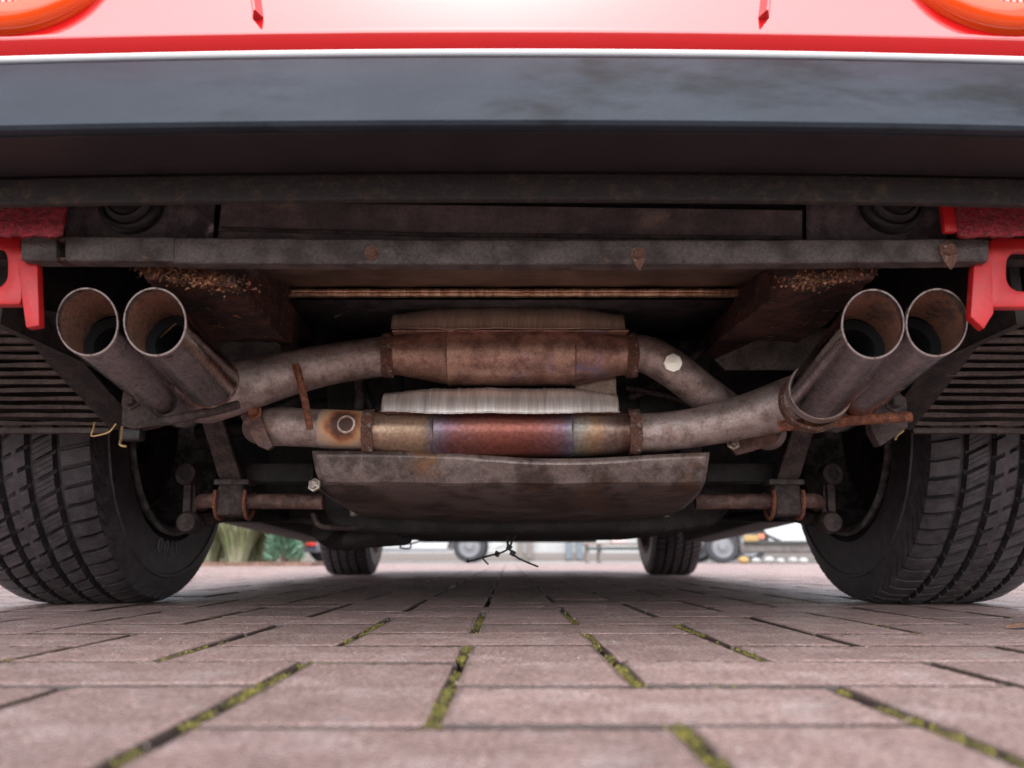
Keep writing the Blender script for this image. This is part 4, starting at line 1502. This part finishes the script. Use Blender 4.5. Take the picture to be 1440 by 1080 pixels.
def wheel(cx, cy, rad, hw, tw, sg, npitch, detail=True, text=None):
    rad_s = rad + 0.004
    wh = empty("wheel", (cx, cy, 0), car)
    g = tyre_geo(cx, cy, rad, hw, tw, npitch, sg)
    for p in g.v:
        p.z -= 0.003
        if p.z < 0.0012:
            p.z = 0.0012
    ty = obj("tyre", g, M['tyre'], wh, angle=32)
    zc = rad - .003
    rr_ = rad * .60
    prof = [(-hw * .80, rr_ * 1.0), (-hw * .99, rr_ * 1.035), (-hw * 1.0, rr_ * 1.02), (-hw * .97, rr_ * .985), (-hw * .80, rr_ * .96), (-hw * .70, rr_ * .95), (-hw * .45, rr_ * .93), (-hw * .35, rr_ * .88), (hw * .5, rr_ * .86), (hw * .66, rr_ * .94), (hw * .80, rr_ * 1.05), (hw * .82, rr_ * 1.02)]
    rim = obj("rim", G().lathe((cx, cy, zc), (sg, 0, 0), prof, 48), M['rim'], wh, solid=0.003)
    # five spoked face on the outer side, hub and brake disc inside
    for k in range(5):
        a = k * 2 * math.pi / 5 + .3
        d = Vector((0, math.cos(a), math.sin(a)))
        c = Vector((cx + sg * hw * .55, cy, zc))
        obj("spoke", G().beam(c + d * .03, c + d * rr_ * .90, .06, .022, up=(1, 0, 0), taper=.8), M['rim'], rim, bevel=.004)
    obj("hub", G().lathe((cx, cy, zc), (sg, 0, 0), [(-.02, .0005), (-.02, .05), (.05, .06), (hw * .6, .05), (hw * .66, .03), (hw * .67, .0005)], 24), M['rim'], rim)
    obj("wheel_disc", G().lathe((cx, cy, zc), (sg, 0, 0), [(hw * .40, .0005), (hw * .42, rr_ * .5), (hw * .34, rr_ * .90)], 40), M['gear'], rim, solid=0.004)
    obj("brake_disc", G().lathe((cx, cy, zc), (sg, 0, 0), [(-.045, .07), (-.045, rr_ * .80), (-.025, rr_ * .80), (-.025, .07)], 40, closed=True), M['arm'], wh)
    if text:
        for i, ch in enumerate(text):
            cu_ = bpy.data.curves.new("letter", 'FONT')
            cu_.body = ch
            cu_.size = 0.036
            cu_.extrude = 0.0012
            cu_.align_x = 'CENTER'
            tmp = bpy.data.objects.new("letter", cu_)
            me = bpy.data.meshes.new_from_object(tmp)
            bpy.data.objects.remove(tmp)
            a = R(-93 + 0) + (i - (len(text) - 1) / 2) * 0.115
            rl = rad * .735
            # face towards the middle of the car: text +x runs with +Y on the left-hand wheel
            ex = Vector((0, -math.sin(a), math.cos(a))) * (1 if sg < 0 else -1)
            ey = Vector((0, -math.cos(a), -math.sin(a))) if sg < 0 else Vector((0, -math.cos(a), -math.sin(a)))
            ez = Vector((-sg, 0, 0))
            pos = Vector((cx - sg * (hw * .993), cy + math.cos(a) * rl, zc + math.sin(a) * rl))
            mt = Matrix((ex, ey, ez)).transposed().to_4x4()
            mt.translation = pos
            gg = G()
            gg.add([mt @ v.co for v in me.vertices], [tuple(p.vertices) for p in me.polygons])
            bpy.data.meshes.remove(me)
            obj("raised_letter", gg, M['tyre_letter'], ty, smooth=False)
    return wh


M['tyre_letter'] = mat("tyre_letter", (0.11, 0.10, 0.105), 0.5)
wheel(-0.700, 1.43, 0.312, 0.114, 0.097, -1, 68, text="0060")
wheel(0.706, 1.43, 0.312, 0.114, 0.097, 1, 68)
wheel(-0.715, 3.77, 0.305, 0.108, 0.090, -1, 68)
wheel(0.735, 3.77, 0.305, 0.108, 0.090, 1, 68)

# -------------------------------------------------------------- upper body (mostly out of the picture)
def half_width(y):
    t = (y - 0.72) / (4.78 - 0.72)
    wv = 0.86
    if y < 1.0:
        wv = 0.82 + 0.04 * (y - .72) / .28
    if y > 3.9:
        wv = 0.86 - 0.22 * ((y - 3.9) / .88) ** 2
    return wv


def arch(y):
    z = 0.205
    for cy in (1.43, 3.77):
        d = abs(y - cy)
        if d < 0.37:
            z = max(z, 0.31 + math.sqrt(0.37 ** 2 - d * d))
    return z


def shoulder(y):
    if y < 1.6:
        return 0.84
    if y < 3.0:
        return 0.84 - 0.02 * (y - 1.6) / 1.4
    return 0.82 - 0.22 * ((y - 3.0) / 1.78) ** 1.5


ys = sorted(set([0.78 + i * (4.74 - 0.78) / 110 for i in range(111)] + [1.43 - .37, 1.43 + .37, 3.77 - .37, 3.77 + .37]))
for sg in (-1, 1):
    rows = []
    for y in ys:
        z0, z1 = arch(y), shoulder(y)
        hw_ = half_width(y)
        rows.append([Vector((sg * (hw_ - 0.05 * max(0, 1 - (z0 + (z1 - z0) * k / 9 - .19) / .35) ** 2 - 0.05 * (k / 9) ** 6), y, z0 + (z1 - z0) * k / 9)) for k in range(10)])
    g = G()
    g.grid(rows)
    wing = obj("body_side", g, M['red'], car, solid=0.004, angle=45)
    obj("door_seam", G().sweep([(sg * .866, 2.15, .78), (sg * .866, 2.10, .5), (sg * .845, 2.2, .24)], 0.004, 6), M['black_gloss'], wing)
# decks and roof
rows = []
for y, z, wv in ((0.80, .855, .78), (1.2, .87, .80), (1.75, .88, .80), (2.1, 1.02, .62), (2.35, 1.10, .56), (2.75, 1.11, .56), (3.05, 1.06, .58), (3.55, .80, .74), (4.1, .74, .76), (4.5, .66, .68), (4.74, .55, .58)):
    rows.append([Vector((wv * k / 6, y, z + 0.03 * (1 - (k / 6) ** 2))) for k in range(-6, 7)])
g = G()
g.grid(rows)
obj("upper_shell", g, M['red'], car, solid=0.004, angle=30)
for sg in (-1, 1):
    obj("side_window", G().prism([(sg * .79, 1.95, .85), (sg * .60, 2.30, 1.07), (sg * .60, 3.0, 1.05), (sg * .79, 3.5, .81)], (sg * .004, 0, 0)), M['glass'], car)
g = G()
g.grid([[Vector((.56 * k / 4, 3.09, 1.055 + .03 * (1 - (k / 4) ** 2))) for k in range(-4, 5)], [Vector((.70 * k / 4, 3.52, .835 + .03 * (1 - (k / 4) ** 2))) for k in range(-4, 5)]])
obj("windscreen", g, M['glass'], car)
g = G()
g.grid([[Vector((.60 * k / 6, 4.74 + .02 * (1 - (k / 6) ** 2), z)) for k in range(-6, 7)] for z in (.20, .36, .56)])
obj("nose_panel", g, M['red'], car)

# ------------------------------------------------------------------ cable ties hanging under the sump
def px_curve(name, ctrl, r, m, parent=None, n=8):
    return obj(name, G().sweep(spline([at(*c) for c in ctrl], 6), r, n), m, parent)


tie = empty("cable_tie", at(716, 775, 1.38))
tag(tie, "black cable tie knotted under the car with loose ends dangling", "cable tie")
px_curve("strap", [(712, 736, 1.38), (713, 750, 1.38), (714, 764, 1.38), (716, 772, 1.38)], 0.0022, M['arm'], tie)
px_curve("strap", [(748, 734, 1.38), (735, 747, 1.38), (722, 758, 1.38), (717, 770, 1.38)], 0.0018, M['arm'], tie)
px_curve("loose_end", [(717, 771, 1.38), (705, 777, 1.37), (690, 781, 1.365), (672, 786, 1.36), (658, 790, 1.36)], 0.0016, M['tie'], tie)
px_curve("loose_end", [(716, 771, 1.38), (722, 780, 1.37), (735, 788, 1.365), (757, 797, 1.36)], 0.0016, M['tie'], tie)
px_curve("loose_end", [(678, 784, 1.362), (683, 790, 1.362), (687, 794, 1.362)], 0.0013, M['tie'], tie)
for px, py in ((716, 770), (699, 779), (721, 778), (658, 789)):
    c = at(px, py, 1.372)
    s = 0.0048 if px != 658 else 0.003
    obj("tie_head", G().box(c, (s * 1.9, s * 1.6, s * 1.9), Matrix.Rotation(.5, 3, 'Y')), M['tie'], tie, bevel=0.0012)
lw = px_curve("wire_loop", [(600, 752, 2.2), (596, 758, 2.2), (584, 763, 2.2), (566, 766, 2.2), (563, 770, 2.2), (576, 771, 2.2), (578, 764, 2.2)], 0.0022, M['tie'])
tag(lw, "small loop of thin dark wire under the belly pan", "wire")

# dry leaf on the pavement at the right edge
g = G()
rows = []
lp = at(1462, 893, 0.90)
for i in range(9):
    t = i / 8
    wv = 0.010 * math.sin(math.pi * (0.04 + .92 * t)) ** .8
    x = lp.x - 0.035 + 0.075 * t
    rows.append([Vector((x, 0.90 + 0.012 * t + k * wv / 2, 0.0030 + 0.004 * abs(k / 2) * math.sin(math.pi * t) + 0.0015 * math.sin(3 * t + k))) for k in (-2, -1, 0, 1, 2)])
g.grid(rows)
lf = obj("fallen_leaf", g, M['leaf'], solid=0.0005)
tag(lf, "dry brown leaf lying on the paving at the right edge", "leaf")

# ================================================================== BACKGROUND
def bg_wheel(name_parent, c, r, wdt, axis, mt=M['grey_tyre'], mr=M['grey_rim']):
    wh = empty("wheel", c, name_parent)
    c = Vector(c)
    obj("tyre", G().lathe(c, axis, [(-wdt / 2, r * .66), (-wdt / 2, r * .9), (-wdt * .4, r * .98), (0, r), (wdt * .4, r * .98), (wdt / 2, r * .9), (wdt / 2, r * .66), (-wdt / 2, r * .66)], 32), mt, wh)
    obj("rim", G().lathe(c, axis, [(wdt * .35, r * .70), (wdt * .46, r * .66), (wdt * .30, r * .55), (wdt * .34, r * .30), (wdt * .50, r * .24), (wdt * .52, r * .002)], 32), mr, wh)
    return wh


def car_body(parent, x0, x1, yc, wdt, prof, wheels, rw, m, name="body"):
    """side profile prism with wheel arches and a narrower cabin; car lies along X, near side at yc - wdt/2"""
    top = prof
    n = 60
    rows = []
    for i in range(n + 1):
        t = i / n
        x = x0 + (x1 - x0) * t
        zt_ = interp([(a, b) for a, b in top], t)
        zb_ = 0.20 + 0.10 * max(0, abs(t - .5) * 2 - .8) / .2
        for wx in wheels:
            d = abs(x - wx)
            if d < rw + .05:
                zb_ = max(zb_, rw + math.sqrt((rw + .05) ** 2 - d * d))
        zt_ = max(zt_, zb_ + .04)
        k = 0.10 * max(0, abs(t - .5) * 2 - .75) / .25
        ring = []
        for yy, f in ((-1, 0), (-1, .45), (-.97, .8), (-.82, .97), (0, 1.0), (.82, .97), (.97, .8), (1, .45), (1, 0)):
            ring.append(Vector((x, yc + yy * (wdt / 2 - k), zb_ + (zt_ - zb_) * f)))
        rows.append(ring)
    g = G()
    g.grid(rows, wrap=True)
    g.f += [tuple(range(9)), tuple(n * 9 + k for k in range(9))]
    return obj(name, g, m, parent, angle=40)


def cabin(parent, xs_, yc, wdt, z0, z1, m):
    g = G()
    b = [(xs_[0], z0), (xs_[1], z1), (xs_[2], z1), (xs_[3], z0)]
    lo = [Vector((x, yc - wdt / 2 + (.10 if z == z1 else 0), z)) for x, z in b]
    hi = [Vector((x, yc + wdt / 2 - (.10 if z == z1 else 0), z)) for x, z in b]
    g.add(lo + hi, [(0, 1, 2, 3), (7, 6, 5, 4), (0, 4, 5, 1), (1, 5, 6, 2), (2, 6, 7, 3), (3, 7, 4, 0)])
    return obj("glasshouse", g, m, parent, bevel=.03)


# white classic car, side on, behind the left front wheel
WY = 14.6
wc = empty("classic_car", (-2.4, WY, 0))
tag(wc, "white classic car with silver wheel parked side-on behind the front tyre", "car")
wx1 = at(660, 780, WY - .8).x
car_body(wc, wx1 - 3.45, wx1 + .62, WY, 1.56, [(0, .62), (.12, .80), (.30, .84), (.6, .84), (.86, .80), (1, .60)], (wx1, wx1 - 2.45), .30, M['white_car'])
cabin(wc, (wx1 - 2.6, wx1 - 2.2, wx1 - 1.1, wx1 - .7), WY, 1.36, .80, 1.30, M['glass'])
for wx in (wx1, wx1 - 2.45):
    bg_wheel(wc, (wx, WY - .70, .285), .285, .17, (0, -1, 0))
    bg_wheel(wc, (wx, WY + .70, .285), .285, .17, (0, 1, 0))
obj("side_sill", G().box((wx1 - 1.2, WY - .77, .21), (1.75, .03, .05)), M['grey_rim'], wc, bevel=.008)
obj("front_bumper", G().box((wx1 + .62, WY, .42), (.10, 1.5, .12)), M['grey_rim'], wc, bevel=.03)

# slate car with red lamp, left, seen from behind
DY = 11.2
dx = at(446, 780, DY).x - .82
dc = empty("parked_car", (dx, DY + 2, 0))
tag(dc, "dark slate car with red tail lamp behind the shrubs", "car")
rows = []
for i in range(25):
    t = i / 24
    y = DY + 4.0 * t
    zt_ = interp([(0, .88), (.06, .98), (.25, 1.0), (.7, .95), (1, .66)], t)
    zb_ = .16
    k = .08 * max(0, abs(t - .5) * 2 - .8) / .2
    rows.append([Vector((dx + q * (.86 - k), y, zb_ + (zt_ - zb_) * f)) for q, f in ((-.94, 0), (-1, .4), (-.98, .75), (-.85, 1), (0, 1.03), (.85, 1), (.98, .75), (1, .4), (.94, 0))])
g = G()
g.grid(rows, wrap=True)
g.f += [tuple(range(9)), tuple(24 * 9 + k for k in range(9))]
obj("body", g, M['dark_car'], dc, angle=40)
obj("glasshouse", G().prism([(dx - .68, DY + .3, .95), (dx + .68, DY + .3, .95), (dx + .55, DY + .7, 1.42), (dx - .55, DY + .7, 1.42)], (0, 2.1, 0)), M['glass'], dc, bevel=.05)
for sg in (-1, 1):
    obj("tail_lamp", G().box((dx + sg * .66, DY - .10, .285), (.34, .06, .09)), M['rear_red'], dc, bevel=.02)
    obj("reflector", G().box((dx + sg * .55, DY - .10, .17), (.10, .03, .06)), M['lens_w'], dc, bevel=.01)
    for yy in (.75, 3.2):
        bg_wheel(dc, (dx + sg * .74, DY + yy, .30), .30, .19, (sg, 0, 0))
obj("rear_bumper", G().box((dx, DY - .03, .22), (1.66, .12, .14)), M['dark_car'], dc, bevel=.03)

# planting bed at the left with grass clumps and a conifer
bed = tag(obj("planting_bed", G().box((-3.9, 8.9, .012), (4.0, 1.9, .05)), M['soil'], bevel=.015), kind="structure")


def grass_clump(x, y, h, n, spread, seed, label):
    rr = random.Random(seed)
    e = empty("ornamental_grass", (x, y, .03))
    g = G()
    for _ in range(n):
        a = rr.uniform(0, 6.28)
        r0 = rr.uniform(0, .10)
        hh = h * rr.uniform(.6, 1.1)
        out = spread * rr.uniform(.2, 1.0)
        wv = rr.uniform(.004, .009)
        d = Vector((math.cos(a), math.sin(a), 0))
        s = Vector((-d.y, d.x, 0)) * wv
        b = Vector((x, y, .03)) + d * r0
        pts = [b, b + d * out * .25 + Vector((0, 0, hh * .6)), b + d * out * .65 + Vector((0, 0, hh)), b + d * out * 1.15 + Vector((0, 0, hh * (.55 if out > spread * .5 else .95)))]
        g.add([pts[0] - s, pts[0] + s, pts[1] - s, pts[1] + s, pts[2] - s * .7, pts[2] + s * .7, pts[3]], [(0, 1, 3, 2), (2, 3, 5, 4), (4, 5, 6)])
    o = obj("blades", g, M['grass'], e, smooth=False, weld=False)
    o["kind"] = "stuff"
    tag(e, label, "grass")
    return e


grass_clump(at(335, 780, 8.3).x, 8.3, .75, 1500, .55, 1, "tall pale green grass clump beside the left rear tyre")
grass_clump(at(375, 780, 8.8).x, 8.8, .62, 1100, .45, 2, "straw coloured grass clump left of the blue-green shrub")
grass_clump(at(352, 780, 9.3).x, 9.35, .85, 1300, .5, 7, "tallest pale grass clump at the back of the bed")
grass_clump(at(408, 780, 9.2).x, 9.25, .5, 900, .4, 9, "short grass clump between the conifer shrub and the slate car")
grass_clump(at(290, 780, 8.6).x, 8.7, .80, 1200, .55, 3, "grass clump mostly hidden behind the left rear tyre")


def shrub(x, y, h, w_, n, seed, label):
    rr = random.Random(seed)
    e = empty("conifer_shrub", (x, y, .03))
    g = G()
    for _ in range(n):
        t = rr.random() ** .8
        z = .06 + h * t
        rad = w_ * (1 - t * .75) * rr.random() ** .4 * rr.uniform(.75, 1.15)
        a = rr.uniform(0, 6.28)
        p = Vector((x + math.cos(a) * rad, y + math.sin(a) * rad, z))
        d = Vector((math.cos(a), math.sin(a), rr.uniform(.1, .9))).normalized() * rr.uniform(.04, .09)
        s = Vector((rr.uniform(-1, 1), rr.uniform(-1, 1), rr.uniform(-1, 1))).normalized() * rr.uniform(.012, .025)
        g.add([p - s, p + s, p + d], [(0, 1, 2)])
    o = obj("crown", g, M['fir'], e, smooth=False, weld=False)
    o["kind"] = "stuff"
    obj("trunk", G().sweep([(x, y, .03), (x + .01, y, h * .8)], [.03, .008], 8), M['bark'], e)
    tag(e, label, "shrub")


hd = empty("hedge", (-4.9, 10.3, 0))
tag(hd, "clipped pale green hedge behind the grass clumps", "hedge")
rr = random.Random(31)
g = G()
for _ in range(9000):
    p = Vector((rr.uniform(-6.6, -3.25), 10.3 + rr.choice((-.3, .3)) * rr.uniform(.6, 1.05), rr.uniform(.02, 1.15)))
    if rr.random() < .25:
        p.y, p.z = 10.3 + rr.uniform(-.3, .3), 1.15 + rr.uniform(-.05, .05)
    d = Vector((rr.uniform(-1, 1), rr.uniform(-1, 1), rr.uniform(-.4, 1))).normalized() * rr.uniform(.03, .06)
    q = Vector((rr.uniform(-1, 1), rr.uniform(-1, 1), rr.uniform(-1, 1))).normalized() * .016
    g.add([p - d, p + q, p + d, p - q], [(0, 1, 2, 3)])
obj("foliage", g, M['grass'], hd, smooth=False, weld=False)["kind"] = "stuff"
obj("branches", G().box((-4.9, 10.3, .55), (3.2, .36, 1.1)), M['bark'], hd, bevel=.05)
shrub(at(399, 780, 8.2).x, 8.2, .70, .17, 3000, 4, "blue-green conifer shrub beside the dark slate car")

# flat trailer at the right
TY = 12.0
tr = empty("flat_trailer", (at(1080, 780, TY).x, TY, 0))
tag(tr, "low grey flatbed trailer with silver wheel beside the right rear tyre", "trailer")
twx = at(1015, 780, TY).x
for yy in (0, 1.5):
    bg_wheel(tr, (twx, TY + yy, .245), .245, .16, (0, -1, 0))
bx0, bx1 = at(1040, 780, TY).x, at(1040, 780, TY).x + 3.3
dk = obj("deck", G().box(((bx0 + bx1) / 2, TY + .8, .22), (bx1 - bx0, 1.75, .12)), M['trailer'], tr, bevel=.015)
obj("deck_rail", G().box(((bx0 + bx1) / 2, TY - .10, .30), (bx1 - bx0 - .1, .05, .045)), M['dark_wood'], dk, bevel=.008)
obj("marker_board", G().box((bx0 + .14, TY - .14, .36), (.20, .03, .09)), M['yellow'], tr, bevel=.008)
obj("marker_lamp", G().box((bx0 + .29, TY - .145, .385), (.09, .03, .07)), M['orange'], tr, bevel=.008)
obj("ramp_arm", G().beam((bx0 + .22, TY - .05, .70), (bx0 + .38, TY - .05, .40), .04, .05), M['grey_tyre'], tr, bevel=.006)
obj("ramp_arm", G().beam((bx0 + .34, TY - .05, .43), (bx0 + .62, TY - .05, .30), .04, .04), M['grey_tyre'], tr, bevel=.006)
obj("mudguard", G().lathe((twx, TY + .08, .245), (0, -1, 0), [(-.10, .29), (.10, .29)], 24, a0=R(-80), a1=R(80)), M['trailer'], tr, solid=.006)
obj("axle", G().sweep([(twx, TY + .1, .245), (twx, TY + 1.4, .245)], .03, 12), M['trailer'], tr)
obj("side_beam", G().box((twx + .35, TY + .75, .27), (.9, 1.2, .06)), M['trailer'], tr, bevel=.01)

# white van standing behind the trailer
VY = 15.5
vx = at(1085, 780, VY).x
vn = empty("white_van", (vx + 1.4, VY + .9, 0))
tag(vn, "white van standing side-on behind the flatbed trailer", "van")
car_body(vn, vx - 1.4, vx + 3.6, VY + .9, 1.9, [(0, .95), (.10, 1.12), (.22, 1.9), (.30, 2.05), (1, 2.05)], (vx - .4, vx + 2.6), .33, M['white_car'])
obj("side_window", G().prism([(vx - .55, VY - .07, 1.15), (vx + .15, VY - .07, 1.15), (vx + .15, VY - .07, 1.75), (vx - .25, VY - .07, 1.75)], (0, .1, 0)), M['glass'], vn)
for wx in (vx - .4, vx + 2.6):
    bg_wheel(vn, (wx, VY + .10, .33), .33, .2, (0, -1, 0))
    bg_wheel(vn, (wx, VY + 1.7, .33), .33, .2, (0, 1, 0))

# pale stones in a row under the trailer
rr = random.Random(77)
for i, px in enumerate((1046, 1063, 1082, 1098, 1115, 1130)):
    p = at(px, 790, 11.4)
    r_ = (.075, .06, .07, .055, .065, .06)[i]
    g = G()
    rows = []
    for a in range(7):
        ph = -math.pi / 2 + math.pi * a / 6
        rows.append([Vector((p.x + math.cos(ph) * math.cos(b * .698) * r_ * 1.1 * rr.uniform(.88, 1.1), 11.4 + math.cos(ph) * math.sin(b * .698) * r_ * rr.uniform(.88, 1.1), r_ * .68 + math.sin(ph) * r_ * .72)) for b in range(9)])
    g.grid(rows, wrap=True)
    st_ = obj("stone", g, M['wall'] if i else M['yellow'])
    tag(st_, ("sandy yellow stone beside the trailer wheel", "second pale stone from the trailer wheel", "third pale stone from the trailer wheel", "fourth pale stone from the trailer wheel", "fifth pale stone from the trailer wheel", "pale stone nearest the right rear tyre")[i], "stone", group="stones under the trailer")

# bench before the white building
BY = 13.0
bxa, bxb = at(822, 780, BY).x, at(905, 780, BY).x + .35
be = empty("bench", ((bxa + bxb) / 2, BY, 0))
tag(be, "low wooden bench with dark front rail before the white building", "bench")
for k in range(3):
    obj("seat_plank", G().box(((bxa + bxb) / 2, BY + .02 + k * .14, .295), (bxb - bxa, .125, .03)), M['wood'], be, bevel=.006)
obj("front_rail", G().box(((bxa + bxb) / 2, BY - .05, .225), (bxb - bxa - .06, .03, .05)), M['dark_wood'], be, bevel=.006)
for x in (bxa + .05, bxa + .25, bxb - .06):
    for y in (BY, BY + .28):
        obj("leg", G().box((x, y, .14), (.045, .045, .28)), M['post'], be, bevel=.005)
obj("cushion", G().box((bxa + .55, BY + .14, .34), (.22, .26, .06)), M['lens_w'], be, bevel=.02)

# white building closing the yard
BYD = 21.0
bl = empty("workshop_building", (0, BYD, 0))
tag(bl, "long white rendered building behind the parked vehicles", "building")
obj("wall", G().box((1.0, BYD + 2, 1.9), (34, 4, 3.8)), M['wall'], bl)
obj("plinth", G().box((1.0, BYD - .02, .10), (34.1, .06, .22)), M['post'], bl, bevel=.01)
obj("roof", G().prism([(-16.4, BYD - .5, 3.8), (-16.4, BYD + 2, 4.9), (-16.4, BYD + 4.5, 3.8)], (34.8, 0, 0)), M['trailer'], bl)
for px in (731, 745, 800, 815):
    x = at(px, 780, BYD - .08).x
    obj("pilaster", G().box((x, BYD - .07, 1.9), (.14, .14, 3.7)), M['post'] if px < 780 else M['blue_frame'], bl, bevel=.01)
for k in range(9):
    x = -14 + k * 3.4
    if abs(x) < 1.0:
        continue
    wn = obj("window", G().box((x, BYD - .01, 2.0), (1.5, .08, 1.2)), M['blue_frame'], bl, bevel=.01)
    for q in (-.36, .36):
        obj("pane", G().box((x + q, BYD - .055, 2.0), (.62, .02, 1.05)), M['glass'], wn)
